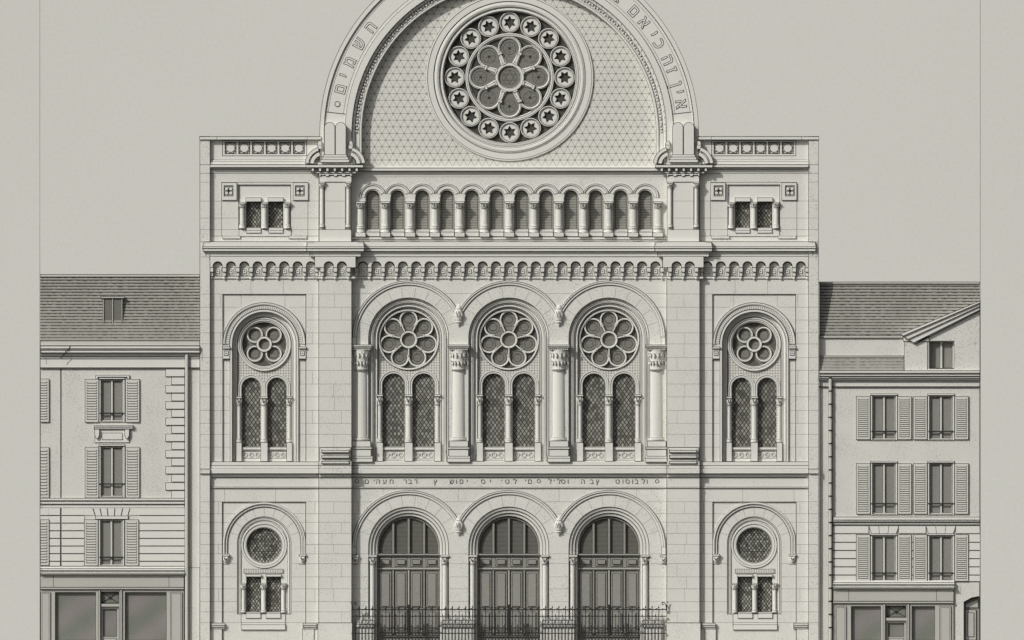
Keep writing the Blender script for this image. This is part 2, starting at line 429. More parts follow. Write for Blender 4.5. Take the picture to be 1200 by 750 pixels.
def glyph(ch, size, mats=('ink',), bold=0.0, depth=0.0):
    cu = bpy.data.curves.new('lettering', 'FONT'); cu.body = ch; cu.size = size; cu.align_x = 'CENTER'
    cu.extrude = depth; cu.offset = bold; cu.resolution_u = 3
    o = bpy.data.objects.new('tmp', cu); C.objects.link(o)
    dg = bpy.context.evaluated_depsgraph_get(); dg.update()
    me = bpy.data.meshes.new_from_object(o.evaluated_get(dg)); bpy.data.objects.remove(o)
    if me is None: return [], []
    xs = [v.co for v in me.vertices]
    return [(v.x, v.y, v.z) for v in xs], [tuple(q.vertices) for q in me.polygons]
def add_glyph(P, ch, cx, cy, h, d, rot=0.0, k='ink', ref=None, thick=0.3):
    """h: height of a letter body in drawing units; centred on cx, cy"""
    vs, fs = glyph(ch, 10.0, depth=0.3)
    if not vs: return None
    x0, x1 = min(v[0] for v in vs), max(v[0] for v in vs)
    yc = 0.5*(REF[0]+REF[1]); sc_ = h/(REF[1]-REF[0])
    base = len(P.v)
    c, s_ = cos(rot), sin(rot)
    for x, y, z in vs:
        X = (x-(x0+x1)/2)*sc_; Y = (y-yc)*sc_
        P.vert(cx+X*c-Y*s_, cy-(X*s_+Y*c), d+(z+.3)/0.6*thick)
    for f in fs: P.face([base+i for i in f], k)
_v, _f = glyph('\u05dd', 10.0)
REF = (min(v[1] for v in _v), max(v[1] for v in _v)) if _v else (0, 6)
P = Part('frieze_lettering', syn, ('ink',))
FR = [(429.8, '\u05dd'), (438.5, '\u05f3'), (443, '\u05d4'), (450.8, '\u05e2'), (458.8, '\u05d7'), (474.6, '\u05e8'), (480.5, '\u05d1'), (487, '\u05e8'),
      (510, '\u05e5'), (529.5, '\u05e9'), (535, '\u05d5'), (540.6, '\u05dd'), (547.4, '\u05d9'), (566, '\u05e1'), (574.7, '\u05d9'), (588, '\u05f3'), (594.5, '\u05d8'),
      (603.5, '\u05dc'), (616, '\u05f3'), (621, '\u05dd'), (644.6, '\u05dc'), (649.4, '\u05f3'), (655, '\u05dc'), (659.9, '\u05e1'), (665.7, '\u05d5'),
      (683, '\u05d4'), (693.7, '\u05d1'), (700, '\u05e5'), (723.8, '\u05d8'), (730, '\u05d5'), (735.3, '\u05e1'), (741.2, '\u05d5'), (746, '\u05d1'), (753.9, '\u05dc'), (758.3, '\u05d5')]
for x, ch in FR: add_glyph(P, ch, x, 564.4, 5.0, CW+.05, k='carved')
for x in (418.4, 631.5, 770): P.line(circ(x, 564, 2.0, 14), CW+.1, .7, True)
P.done(fr)

# ---- piers
def pier(m):
    P = Part('pier', syn, ('stone',), m)
    P.box(373.5, 300, 412, GY, -4.5, 6, ink=0)
    for x in (373.5, 412): P.seg(x, 326, x, GY, 6, .6)
    courses(P, 373.5, 412, MID, 6, (392, 400, None, 391), .36)
    courses(P, 373.5, 412, LOW, 6, (391, None, 400, 389), .36)
    P.box(372.5, 730, 412.6, GY, 0, 7.2, ink=.5)
    P.hprof(373.5, 412, sprof(6, STR), 0, k='stone', inks=(2, 3, 5, 6, 7), wd=.6)
    P.hprof(373.5, 412, sprof(6, [(570.2, 0), (570.6, 1), (572, 1), (572.6, 0)]), 6, inks=(1, 2), wd=.5)
    # stacked weathering courses at the pier's middle
    P.box(374.6, 524.6, 411, 547, 5, 7, ink=.6)
    for y in (526.5, 533, 539.5):
        P.hprof(377, 409, [(y, 7.1), (y+1, 10.2), (y+3.8, 10.2), (y+4.4, 7.1)], 7, inks=(1, 2, 3), wd=.8)
    P.done()
for m in (False, True): pier(m)

# ---- corner pilasters
def corner(m):
    P = Part('corner_pilaster', syn, ('stone',), m)
    P.box(234.2, 160, 246, GY, -330, 5, ink=.5)
    courses(P, 234.2, 246, [213.5, 235.6, 255.6, 269, 283, 301]+MID+LOW, 5, None, .4)
    P.seg(234.2, 193, 246, 193, 5, .5); P.seg(234.2, 203, 246, 203, 5, .4)
    P.hprof(234.2, 246, sprof(5, [(548.6, 0), (549, 1), (550.3, 2), (555, 2), (555.4, 0)]), 5, fl=False, inks=(1, 2, 3), wd=.5)
    P.done()
for m in (False, True): corner(m)

# ---- main cornice, mitred round the piers
COR = [(283.0, 0.2), (283.2, 7.2), (289, 9), (291.0, 9), (291.3, 8.4), (294.4, 8.3), (294.6, 5.2), (297.4, 5.1), (297.6, 4.9), (300.4, 4.7)]
def cornice():
    P = Part('main_cornice', syn, ('smooth',))
    P.hprof(411, 782.4, sprof(CW+2, [(y, d*.85) for y, d in COR]), CW, k='smooth', inks=(1, 2, 3, 4, 5, 6, 8), wd=.6)
    P.done()
    for m in (False, True):
        P = Part('main_cornice', syn, ('smooth',), m)
        P.hprof(246, 374, COR, 0, fl=True, k='smooth', inks=(1, 2, 3, 4, 5, 6, 8), wd=.6); P.done()
        P = Part('pier_cornice', syn, ('smooth',), m)
        P.hprof(373.5, 412, [(y, d+6) for y, d in COR], 0, fl=True, fr=True, k='smooth', inks=(1, 2, 3, 4, 5, 6, 8), wd=.6); P.done()
cornice()

# ---- arcaded corbel table
def corbel_table(name, x0, x1, centres, base, m, ends):
    P = Part(name, syn, ('smooth',), m)
    cs = sorted(centres); R = 5.6; top = 300.4; yb = 313.5
    poly = [(x0, top), (x1, top)]
    for cx in cs[::-1]:
        a = [(cx+R, yb)]+arc(cx, 312, R, 0, pi, 12)+[(cx-R, yb)]
        if poly[-1][0] > cx+R and len(poly) == 2: poly.append((x1, yb))
        poly += a
    poly.append((x0, yb))
    P.prism(poly, base-.3, base+5, (), 'smooth', .6)
    for cx in cs:
        # small coffered square on the wall within the arch
        P.box(cx-3.9, 313.6, cx+4.4, 322.6, base-.2, base+.4, 'smooth', .35)
        P.box(cx-1.9, 315.6, cx+2.4, 320.6, base+.3, base+1.0, 'smooth', .45)
        P.box(cx-.4, 317.4, cx+.9, 318.7, base+.9, base+1.1, 'ink', 0)
        P.line(arc(cx, 312, 4.9, radians(10), radians(170), 10), base, 1.1)  # dark arc paints the shade under the arch top
    P.hprof(x0+.3, x1-.3, [(323.6, base), (324.0, base+1.1), (326.6, base+1.1), (327, base)], base, k='smooth', inks=(1, 2), wd=.5)
    for cx in ends:
        P.prism([(cx-2.2, 313.2), (cx+2.2, 313.2), (cx+2.2, 318.6), (cx-2.2, 318.6)], base-.2, base+4.8, (), 'smooth', .45)
        P.prism([(cx-1.8, 318.6), (cx+1.8, 318.6), (cx+1.8, 323.5), (cx-1.8, 323.5)], base-.2, base+3.2, (), 'smooth', .4)
        P.ball(cx, 325.6, base+1.6, 1.8, 2.2, 1.6, k='smooth')
    P.done()
for m in (False, True):
    c = [255+15.62*i for i in range(8)]
    corbel_table('corbel_table', 246, 373.5, c, 0, m, [247.7]+[x+7.8 for x in c[:-1]]+[370.9])
    corbel_table('pier_corbel_table', 368.8, 416.8, [385.2, 400.6], 6, m, [377.4, 392.9, 408.4])
c = [596.7+15.57*i for i in range(-11, 12)]
corbel_table('corbel_table', 417, 776.4, c, CW, False, [x+7.8 for x in c[:-1]]+[c[0]-7.7, c[-1]+7.7])

# ---- hoods over the bays
def hoods(name, cy, rout, ylow, m_cy):
    P = Part(name, syn, ('smooth',))
    pr = [(rout, CW), (rout-.4, CW+2.2), (rout-1.6, CW+2.6), (rout-2.4, CW+1.6), (rout-4.6, CW+1.4), (rout-5.2, CW+.6), (rout-5.8, CW)]
    dx = (DC[1]-DC[0])/2; acut = math.acos(dx/rout)
    for i, x in enumerate(DC):
        a0 = pi if i == 0 else pi-acut; a1 = 0 if i == 2 else acut
        P.ring(x, cy, pr, a0, a1, 40, 'smooth', (0, 1, 3, 5), .45, None)
    P.seg(DC[0]-rout, cy, DC[0]-rout, ylow, CW+.2, .5); P.seg(DC[2]+rout, cy, DC[2]+rout, ylow, CW+.2, .5)
    for s_, x in ((-1, DC[0]), (1, DC[2])):
        xa = x+s_*rout; xb = x+s_*(rout-5)
        P.box(min(xa, xb), cy, max(xa, xb), ylow, CW-.2, CW+1.8, 'smooth', .45)
    P.done()
hoods('window_hood_mould', 395, 66, 404, 0)
hoods('door_hood_mould', 641, 66.5, 650, 0)
def boss(cx, y0, h, d, m=False):
    P = Part('carved_corbel', syn, ('smooth',), m)
    P.lathe(cx, d, [(y0, 1.2), (y0+.12*h, 3.4), (y0+.2*h, 3.6), (y0+.3*h, 4.6), (y0+.5*h, 5.2), (y0+.66*h, 4.0), (y0+.72*h, 3.6), (y0+.78*h, 4.0), (y0+.86*h, 2.2), (y0+h, .3)], 12, 'smooth', rings=((y0+.7*h, 3.8), (y0+.2*h, 3.6)))
    for i in (-1, 0, 1): P.ball(cx+i*3.1, y0+.45*h, d+3.6-abs(i), 1.6, 3.2, 1.7, 6, 'smooth')
    P.line([(cx-3, y0+.3*h), (cx-1.6, y0+.55*h), (cx, y0+.3*h), (cx+1.6, y0+.55*h), (cx+3, y0+.3*h)], d+5.6, .6)
    P.done()
for x in ((DC[0]+DC[1])/2, (DC[1]+DC[2])/2):
    boss(x, 357, 26, CW+1); boss(x, 606, 22, CW+1)
def headcorbel(x0, x1, y0, y1, d, m=False):
    P = Part('carved_corbel', syn, ('smooth',), m); cx = (x0+x1)/2
    P.box(x0, y0, x1, y0+2.2, d, d+4, 'smooth', .5)
    P.ball(cx, y0+5.6, d+1.6, 3.3, 4.2, 2.8, 8, 'smooth'); P.ball(cx-1.8, y0+4, d+3.4, 1.4, 1.6, 1.2, 6, 'smooth'); P.ball(cx+1.8, y0+4.2, d+3.4, 1.3, 1.6, 1.2, 6, 'smooth')
    P.line([(cx-2, y0+4), (cx-.4, y0+7), (cx+1.8, y0+5)], d+4.6, .9)
    P.seg(x0, y1, x1, y1, d, .5); P.done()
for m in (False, True): headcorbel(412.4, 420, 650.5, 661.5, CW, m)

# ---- leafy capital helper
def leafcap(P, cx, y0, y1, wt, wb, dc, k='smooth', ab=3.0):
    hh = y1-y0
    P.box(cx-wt/2, y0, cx+wt/2, y0+ab, dc-wt/2, dc+wt/2*(.8 if hh > 14 else 1), k, .5)
    P.lathe(cx, dc, [(y0+ab, wt/2-.8), (y0+ab+hh*.2, wt/2-1.3), (y1-hh*.25, wb/2), (y1-1.2, wb/2), (y1-1.0, wb/2+.8), (y1, wb/2+.8)], 16, k, rings=((y1-1.1, wb/2+.8), (y1, wb/2+.8)))
    if hh > 14:
        for r_, (yy, rr, n_, sz) in enumerate(((y1-hh*.32, wb/2+1.0, 7, 2.0), (y0+ab+hh*.24, wt/2-1.2, 6, 2.1))):
            for i in range(n_):
                a = pi*(i+.5)/n_
                P.ball(cx+rr*cos(a), yy, dc+rr*sin(a), sz*.75, sz*1.7, sz*.7, 6, k)
                P.line([(cx+rr*cos(a)-.8, yy-2.6), (cx+rr*cos(a)+.9, yy-.4), (cx+rr*cos(a)+.1, yy+2.3)], dc+rr*sin(a)+sz*.55, .75)
    else:
        n_ = 4
        for i in range(n_):
            a = pi*(i+.5)/n_; rr = (wt+wb)/4
            P.ball(cx+rr*cos(a), (y0+ab+y1-1.5)/2, dc+rr*sin(a), 1.1, 2.3, 1.0, 6, k)
        P.line([(cx-wt*.3, y0+ab+1), (cx-.4, y1-2.6), (cx+wt*.25, y0+ab+1.2)], dc+(wt+wb)/4+.9, .6)

# ---- big columns between the windows
def column(cx, half=0):
    P = Part('column', syn, ('smooth',)); dc = -7
    P.lathe(cx, dc, [(434, 7.6), (450, 7.8), (512.5, 8.2)], 24, 'smooth', ds=.8); o = P.done()
    Q = Part('capital', o, ('smooth',)); leafcap(Q, cx, 407.5, 434, 21, 15.4, dc, 'smooth', 2.6)
    Q.hprof(cx-12.5, cx+12.5, [(403.6, -5), (404, 3.6), (405.6, 3.6), (407.4, 2.6), (407.8, -5)], -5, k='smooth', inks=(1, 2, 3), wd=.5)
    for i in range(10): Q.ball(cx-10.3+i*2.3, 409.3, dc+8.6, .7, .7, .5, 6, 'smooth')
    Q.done()
    Q = Part('column_base', o, ('smooth',))
    Q.lathe(cx, dc, [(512.5, 8.3), (513, 9.5), (515, 10), (516.5, 9.2), (517, 9)], 24, 'smooth', rings=((513, 9.5), (516.6, 9.4)), ds=.8)
    Q.box(cx-11, 516.8, cx+11, 523.6, -14, 0.2, 'smooth', .55)
    Q.hprof(cx-12.5, cx+12.5, [(523.6, -4), (524, 1.2), (526.2, 1.2), (526.6, -4)], -9, k='smooth', inks=(1, 2), wd=.6)
    Q.box(cx-11.4, 526.4, cx+11.4, 534.6, -14, 0.4, 'smooth', .5)
    Q.hprof(cx-13.5, cx+13.5, [(534.6, -4), (535, 0.9), (537, 1.2), (541.4, 1.4), (541.6, -3)], -9, k='smooth', inks=(0, 2, 3), wd=.55)
    Q.done()
for x in (423.2, 537.5, 654.9, 769.4): column(x)

# ---- tracery petals shared by the rose windows
def petal_path(cx, cy, a, rc, rp, rh, wh, n=18, span=114):
    """rounded petal: circle radius rp at distance rc, tapering to half width wh at distance rh"""
    pts = []
    t0 = radians(span)
    for i in range(n+1):
        th = -t0+2*t0*i/n; pts.append((rc+rp*cos(th), rp*sin(th)))
    if rh: pts = [(rh, -wh)]+pts+[(rh, wh)]
    return [(cx+q[0]*cos(a)-q[1]*sin(a), cy-(q[0]*sin(a)+q[1]*cos(a))) for q in pts]

# ---- three twin windows of the main storey
def main_window(cx):
    cy = 396
    W = Part('twin_window', syn, ('smooth',))
    # stepped arched reveal
    W.ring(cx, cy, [(47, CW), (47, -8), (44.4, -8), (44, -7), (42.6, -6.6), (41.2, -7.4), (41, -10), (38.6, -10), (38.2, -9.2), (36.8, -9), (36, -9.6), (35.6, -13)], pi, 0, 44, 'smooth', (2, 4, 5, 7, 9, 10), .45, 541)
    # tracery sheet: rose and two lancets cut through
    cl = (cx-17.6, cx+17.6)
    L = [archpoly(x, 451, 13.0, 523.4, 20) for x in cl]
    W.prism(archpoly(cx, cy, 35.7, 541, 40), -20, -12.4, [circ(cx, 398, 34.2, 56)]+L, 'checker', 0, sidek='smooth')
    W.ring(cx, 398, [(36, -12.4), (35.6, -10.9), (34.4, -10.7), (33.4, -11.4), (33, -18)], 0, 2*pi, 64, 'smooth', (0, 1, 3), .4)
    for x in cl:
        W.ring(x, 451, [(17.4, -12.4), (17.2, -11.2), (16, -11.1), (15.4, -11.6), (13.4, -11.6), (13, -12.4), (13, -17)], pi, 0, 24, 'smooth', (0, 3, 4), .42, 463)
    W.prism([(cx-35.6, 524), (cx+35.6, 524), (cx+35.6, 541), (cx-35.6, 541)], -18, -11.6, (), 'smooth', .3)
    W.hprof(cx-30.6, cx-4.6, [(523.6, -12), (524, -9.6), (527.2, -9.4), (528, -11.4)], -12, k='smooth', inks=(1, 2), wd=.5)
    W.hprof(cx+4.6, cx+30.6, [(523.6, -12), (524, -9.6), (527.2, -9.4), (528, -11.4)], -12, k='smooth', inks=(1, 2), wd=.5)
    for x in cl:
        W.line(rect(x-13, 528.6, x+13, 537.8), -11.6, .5, True)
        for j in (-8.4, 0, 8.4):
            W.ring(x+j, 533.2, [(3.1, -11.6), (2.9, -10.7), (2.2, -10.6), (1.8, -11.6)], 0, 2*pi, 14, 'smooth', (0, 3), .5)
        for j in (-4.2, 4.2): W.line(circ(x+j, 533.2, 1.1, 8), -11.6, .5, True)
    W.hprof(cx-35, cx+35, [(539.4, -11.6), (539.8, -10), (541.5, -9.6)], -12, k='smooth', inks=(1,), wd=.5)
    # seven petals round a hub
    for i in range(7):
        a = pi/2+2*pi*i/7
        W.mould(petal_path(cx, 398, a, 23.4, 9.7, 0, 0, 24, 138), [(-1.2, -14.8), (-1.1, -12.6), (-.2, -12), (.8, -12.6), (1.0, -14.8)], False, 'smooth', (0, 1, 4), .38)
        b = a+pi/7
        q0, q1 = ang(cx, 398, 10, b), ang(cx, 398, 19.4, b); W.bar(*q0, *q1, 1.7, -15, -11.6, 'smooth', .35)
    W.ring(cx, 398, [(10.6, -15), (10.4, -12), (9.2, -11.3), (8, -12.2), (7.8, -15)], 0, 2*pi, 32, 'smooth', (0, 1, 4), .5)
    o = W.done()
    G = Part('rose_glass', o, ('roseglass',))
    G.flat(circ(cx, 398, 34, 40), -15.2, (), 'roseglass')
    for i in range(7):
        a = pi/2+2*pi*i/7; q = ang(cx, 398, 23.6, a); G.line(circ(*q, 4.6, 18), -15.2, .55, True); G.line(circ(*q, 7.8, 20), -15.2, .4, True)
        q = ang(cx, 398, 31.4, a+pi/7)
        v = [ang(cx, 398, 33, a+pi/7-.2), ang(cx, 398, 33, a+pi/7), ang(cx, 398, 33, a+pi/7+.2), ang(cx, 398, 25.8, a+pi/7)]
        G.prism(v, -15.3, -14.9, (), 'dim', 0)
    G.done()
    for x in cl:
        G = Part('lancet_glass', o, ('lattice',)); G.prism(archpoly(x, 451, 13.6, 524, 20), -16.4, -16, (), 'lattice', 0); 
        for j in (-4.4, 4.4): pass
        G.done()
    for x, r in ((cx-34, 2.2), (cx, 3.1), (cx+34, 2.2)):
        K = Part('window_colonette', o, ('smooth',)); dc = -10.6
        K.lathe(x, dc, [(474, r), (514, r)], 12, 'smooth')
        leafcap(K, x, 462.4, 474.4, r*2+3.2, r*2+.4, dc, 'smooth', 2.0)
        K.lathe(x, dc, [(513.6, r+.2), (514, r+1.1), (516, r+1.3), (517.4, r+.6), (518.6, r+1.4)], 12, 'smooth', rings=((514.2, r+1.1), (518.4, r+1.4)))
        K.box(x-r-1.6, 518.8, x+r+1.6, 540.4, -13, dc+r+1, 'smooth', .45)
        K.done()
for x in DC: main_window(x)

# ---- three portals
def portal(cx):
    W = Part('portal', syn, ('smooth',)); cy = 641
    W.ring(cx, cy, [(47, CW), (46.8, -5.6), (45, -5), (43.6, -6), (43.2, -7.8), (41.4, -7), (40, -7.6), (39.4, -9.4), (37.6, -9.2), (36.4, -10), (36, -14)], pi, 0, 48, 'smooth', (1, 3, 4, 6, 7, 9), .48, 651)
    for s_ in (-1, 1):       # jamb colonettes
        W.box(min(cx+s_*36.5, cx+s_*47), 651, max(cx+s_*36.5, cx+s_*47), GY, -22, -9.8, 'smooth', .5)
        W.lathe(cx+s_*42.6, -7, [(661, 2.9), (722, 2.9), (724, 3.4), (727, 4.2), (729, 3.6), (731, 4.4)], 12, 'smooth', rings=((661, 3), (724, 3.4)))
        W.lathe(cx+s_*38.4, -9.4, [(652, 1.3), (731, 1.3)], 8, 'smooth')
        leafcap(W, cx+s_*42.2, 650.4, 661.4, 10, 6, -7, 'smooth', 2.2)
    o = W.done()
    D = Part('door', o, ('wood',))
    D.box(cx-36.4, 650, cx+36.4, GY-.5, -18, -13.6, 'wood', 0)
    # fanlight frame
    yt = 606.4
    D.prism(archpoly(cx, 642, 36.2, 650.5, 40), -16, -13.0, [archpoly(cx, 642, 34.2, 648.6, 40)], 'wood', .4)
    for j in (-18.1, 0, 18.1):
        h = sqrt(34.4**2-j*j)
        D.box(cx+j-1.4, 642-h, cx+j+1.4, 649, -16, -12.4, 'wood', .5)
    D.hprof(cx-37.6, cx+37.6, [(648.6, -13), (649, -10.6), (650.6, -10.6), (652, -12.6)], -13.5, k='woodlight', inks=(1, 2, 3), wd=.6)
    D.hprof(cx-37, cx+37, [(664.8, -13.4), (665.2, -12), (667.4, -12), (668, -13.4)], -13.5, k='woodlight', inks=(1, 2), wd=.6)
    o2 = D
    for i, j in enumerate((-27.2, -9.0, 9.0, 27.2)):
        D.box(cx+j-6.9, 653.4, cx+j+6.9, 663.6, -14, -13.2, 'wood', .5)
        D.box(cx+j-4.8, 655.6, cx+j+4.8, 661.2, -13.6, -11.8, 'wood', .6)
        D.box(cx+j-7.0, 669.4, cx+j+7.0, 712, -13.8, -13.1, 'wood', .55)
        D.box(cx+j-4.8, 671.6, cx+j+4.8, 710.4, -13.2, -12.5, 'wood', .45)
        D.box(cx+j-7.0, 715, cx+j+7.0, 741, -13.8, -13.1, 'wood', .5)
        D.box(cx+j-4.6, 717, cx+j+4.6, 739, -13.2, -12.4, 'wood', .5)
    D.hprof(cx-36, cx+36, [(744, -13.6), (744.4, -12), (746.4, -12), (747, -13.6)], -13.6, k='wood', inks=(1, 2), wd=.6)
    for j in (-18.1, 0, 18.1): D.box(cx+j-1.1, 668, cx+j+1.1, 743.6, -14, -11.9, 'woodlight' if j == 0 else 'wood', .5)
    D.done(o)
    G = Part('fanlight_glass', o, ('fan',)); G.prism(archpoly(cx, 642, 34.8, 649, 36), -15.8, -15.3, (), 'fan', 0); G.done()
for x in DC: portal(x)
# pedestals between the portals
for x0, x1 in ((415, 439.4), (517.5, 556.5), (635, 674.4), (753, 778.2)):
    P = Part('portal_pedestal', syn, ('smooth',))
    P.box(x0+1.4, 736, x1-1.4, GY, -9, -1.4, 'smooth', .5)
    P.hprof(x0+1, x1-1, [(726, CW), (727.6, -1.6), (730, -1.2), (732, 0), (734.6, .3), (736, -1.2)], CW, k='smooth', inks=(1, 2, 3, 4, 5), wd=.5); P.done()

# ---- attic arcade
P = Part('arcade_arches', syn, ('smooth',))
for i, x in enumerate(ARC12):
    ac = math.acos(14.52/15.6)
    P.ring(x, 231, [(15.6, CW), (15.4, CW+1.6), (14.4, CW+1.8), (13.4, CW+.8), (9.6, CW+.8), (9.2, CW-.2), (8.2, CW-.4), (8.2, CW-4)], pi-(ac if i else 0), (ac if i < 11 else 0), 24, 'smooth', (0, 1, 3, 4, 6), .42)
    P.seg(x-8.6, 231, x-8.6, 270, CW, .4); P.seg(x+8.6, 231, x+8.6, 270, CW, .4)
P.done()
proto = None
for i, x in enumerate(ARC12):
    if proto is None:
        W = Part('arcade_window', syn, ('smooth',), origin=((x-600)*S, 4*S, (GY-277)*S))
        W.hprof(x-8, x+8, [(268.6, -10), (271, -2.4), (272.6, -2), (277, -1.6), (277.4, CW)], CW, k='smooth', inks=(1, 2, 3), wd=.45)
        proto = W.done(); px0 = x
        G = Part('louvred_pane', proto, ('louvre',)); G.prism(archpoly(x, 231, 8.3, 271, 16), -11.2, -10.6, (), 'louvre', 0)
        G.line(archpoly(x, 231, 6.3, 270, 14), -10.5, .5); G.done()
    else: copy_tree(proto, syn, x-px0)
proto = None
for i in range(13):
    x = 422.4+29.05*i
    if proto is None:
        K = Part('arcade_colonette', syn, ('smooth',), origin=((x-600)*S, 0, (GY-277)*S)); dc = CW+2.4
        K.lathe(x, dc, [(242.6, 3.3), (264.4, 3.6)], 14, 'smooth', rings=((243.4, 3.4),), ds=.7)
        leafcap(K, x, 236.2, 243.4, 10.4, 7, dc, 'smooth', 2.0)
        K.lathe(x, dc, [(264, 3.8), (265, 4.4), (267, 4.6), (268.6, 4.2), (272.6, 5.6)], 14, 'smooth', rings=((265, 4.4), (268.4, 4.3)))
        K.box(x-6.0, 272.4, x+6.0, 277.4, CW-.5, dc+5, 'smooth', .45); proto = K.done(); px0 = x
    else: copy_tree(proto, syn, x-px0)
P = Part('arcade_sill', syn, ('smooth',))
P.hprof(411.6, 782, [(277.4, CW), (277.8, CW+3.4), (280.6, CW+3.4), (281, CW+2), (283.4, CW+2)], CW, k='smooth', inks=(1, 2), wd=.5); P.done()
P = Part('tympanum_ledge', syn, ('smooth',))
P.hprof(411.6, 782, [(194.4, CW-6), (196.6, CW+2), (197.2, CW+5), (200.2, CW+5.4), (200.6, CW+.8), (203.4, CW+.7), (207, CW+.3)], CW, k='smooth', inks=(1, 2, 3, 4), wd=.55)
P.done()

# ---- round gable: tympanum, archivolt band, big rose
GX, GC = 596.7, 156.0; RX, RY = 597.2, 90.6
TD = -9.5
P = Part('tympanum', syn, ('tri',))
P.prism(archpoly(GX, GC, 186, 197, 64), -24, TD, [circ(RX, RY, 84, 72)], 'tri', 0); P.done()
P = Part('gable_arch', syn, ('smooth',))
P.ring(GX, GC, [(214, -20), (221.6, -20), (222, 5.4), (217, 5.6), (216.6, 5.4), (215.4, 4.2), (193, 4.2), (192.4, 5.2), (184.6, 5.4), (184, 3.6), (181.8, 2.6), (180.6, .4), (176.6, -.6), (175.4, .6), (173.4, .8), (172.4, -.4), (172.2, TD)], pi, 0, 110, 'smooth', (2, 3, 4, 7, 8, 9, 11, 13, 15), .5, 196)
# carved leaf chain in the hollow of the arch
for i in range(150):
    a = pi*(i+.5)/150
    q = ang(GX, GC, 178.6+(.6 if i % 2 else -.4), a)
    P.ball(q[0], q[1], 0.7, 1.3, 1.3, .9, 6, 'smooth')
    q0, q1 = ang(GX, GC, 176.8, a+.010), ang(GX, GC, 180.4, a+.010-(.006 if i % 3 else -.004))
    P.seg(*q0, *q1, .9, .7)
    if i % 2 == 0:
        q0, q1 = ang(GX, GC, 182.3, a), ang(GX, GC, 183.6, a+.006); P.seg(*q0, *q1, 3.2, .5)
for i in range(0, 40):
    pass
# frame of the inscription panel
for a in (radians(6.6), radians(173.4)):
    q0, q1 = ang(GX, GC, 193, a), ang(GX, GC, 215.6, a); P.seg(*q0, *q1, 4.2, .9)
for r in (195.6, 213.4): P.line(arc(GX, GC, r, radians(173.4), radians(6.6), 90), 4.2, .35)
ga = P.done()
AL = [(9.6, '\u05d0'), (13.6, '\u05d9'), (16.4, '\u05df'), (21.2, '\u05d6'), (24.8, '\u05d4'), (30.8, '\u05db'), (34.4, '\u05d9'), (39.4, '\u05d0'), (44.4, '\u05dd'),
      (51.5, '\u05d1'), (55.5, '\u05d9'), (59.5, '\u05ea'), (66.5, '\u05d0'), (71, '\u05dc'), (76, '\u05d4'), (80, '\u05d9'), (84.5, '\u05dd'),
      (91, '\u05d5'), (94.5, '\u05d6'), (99.5, '\u05d4'), (110.5, '\u05e9'), (117.5, '\u05e2'), (127.5, '\u05e8'),
      (142.6, '\u05d4'), (149.2, '\u05e9'), (156.0, '\u05de'), (160.8, '\u05d9'), (165.4, '\u05dd')]
def letter_mesh(P, ch, q, r, h, off, d0, thick, k):
    cu = bpy.data.curves.new('lettering', 'FONT'); cu.body = ch; cu.size = 10; cu.align_x = 'CENTER'; cu.offset = off; cu.extrude = .3; cu.resolution_u = 3
    o = bpy.data.objects.new('tmp', cu); C.objects.link(o); dg = bpy.context.evaluated_depsgraph_get(); dg.update()
    me = bpy.data.meshes.new_from_object(o.evaluated_get(dg)); bpy.data.objects.remove(o)
    vs, _ = glyph(ch, 10.0); x0, x1 = min(v[0] for v in vs), max(v[0] for v in vs)
    yc = .5*(REF[0]+REF[1]); kk = h/(REF[1]-REF[0]); base = len(P.v)
    for v in me.vertices:
        X = (v.co.x-(x0+x1)/2)*kk*.9; Y = (v.co.y-yc)*kk
        P.vert(q[0]+X*cos(r)-Y*sin(r), q[1]-(X*sin(r)+Y*cos(r)), d0+(v.co.z+.3)/.6*thick)
    for f in me.polygons: P.face([base+i for i in f.vertices], k)
for a, ch in AL:
    a = radians(a); q = ang(GX, GC, 204.2, a)
    P = Part('raised_letter', syn, ('ink',)); letter_mesh(P, ch, q, a-pi/2, 11.6, 0.36, 4.25, .14, 'ink'); o = P.done()
    P = Part('letter_face', o, ('smooth',)); letter_mesh(P, ch, q, a-pi/2, 11.6, -0.02, 4.3, .55, 'smooth'); P.done()
P = Part('roundel', syn, ('smooth',)); q = ang(GX, GC, 204.2, radians(170.4)); P.prism(circ(*q, 3.0, 18), 4.2, 4.6, (), 'smooth', .8); P.done()

P = Part('rose_window', syn, ('smooth',))
P.ring(RX, RY, [(98.2, TD), (98, TD+1.8), (97, TD+2.2), (96.2, TD+1.9), (89.2, TD+1.9), (88.4, TD+.8), (86.6, TD+2.2), (84.6, TD+2.4), (82.8, TD+1), (81.4, TD-.6), (80, TD+.6), (78.4, TD+.4), (77.2, TD-1), (76.8, TD-6)], 0, 2*pi, 110, 'smooth', (0, 3, 4, 5, 8, 9, 11, 12), .48)
def star(cx, cy, ro, ri, rot): 
    return [ang(cx, cy, (ro if i % 2 == 0 else ri), rot+pi*i/6) for i in range(12)]
T0, T1 = TD-5, TD-2.6
for i in range(16):
    a = pi/2+2*pi*i/16; q = ang(RX, RY, 64.4, a)
    P.ring(q[0], q[1], [(12.3, T0), (12.2, T1), (11.4, T1+.6), (10.2, T1-.2), (9.2, T1-.9)], 0, 2*pi, 28, 'smooth', (1, 3), .4)
    P.prism(circ(*q, 9.3, 28), T0, T1-.9, [star(*q, 7.4, 4.1, a)], 'smooth', .6)
    P.line(circ(*q, 9.4, 26), T1-.9, .7, True); P.line(circ(*q, 10.9, 26), T1+.6, .35, True)
    P.line(circ(*q, 12.1, 28), T1, .5, True)
P.ring(RX, RY, [(52.2, T0), (52, T1), (50.4, T1+.8), (48.4, T1), (47.6, T1-.6), (46.6, T0)], 0, 2*pi, 80, 'smooth', (1, 2, 3, 4), .4)
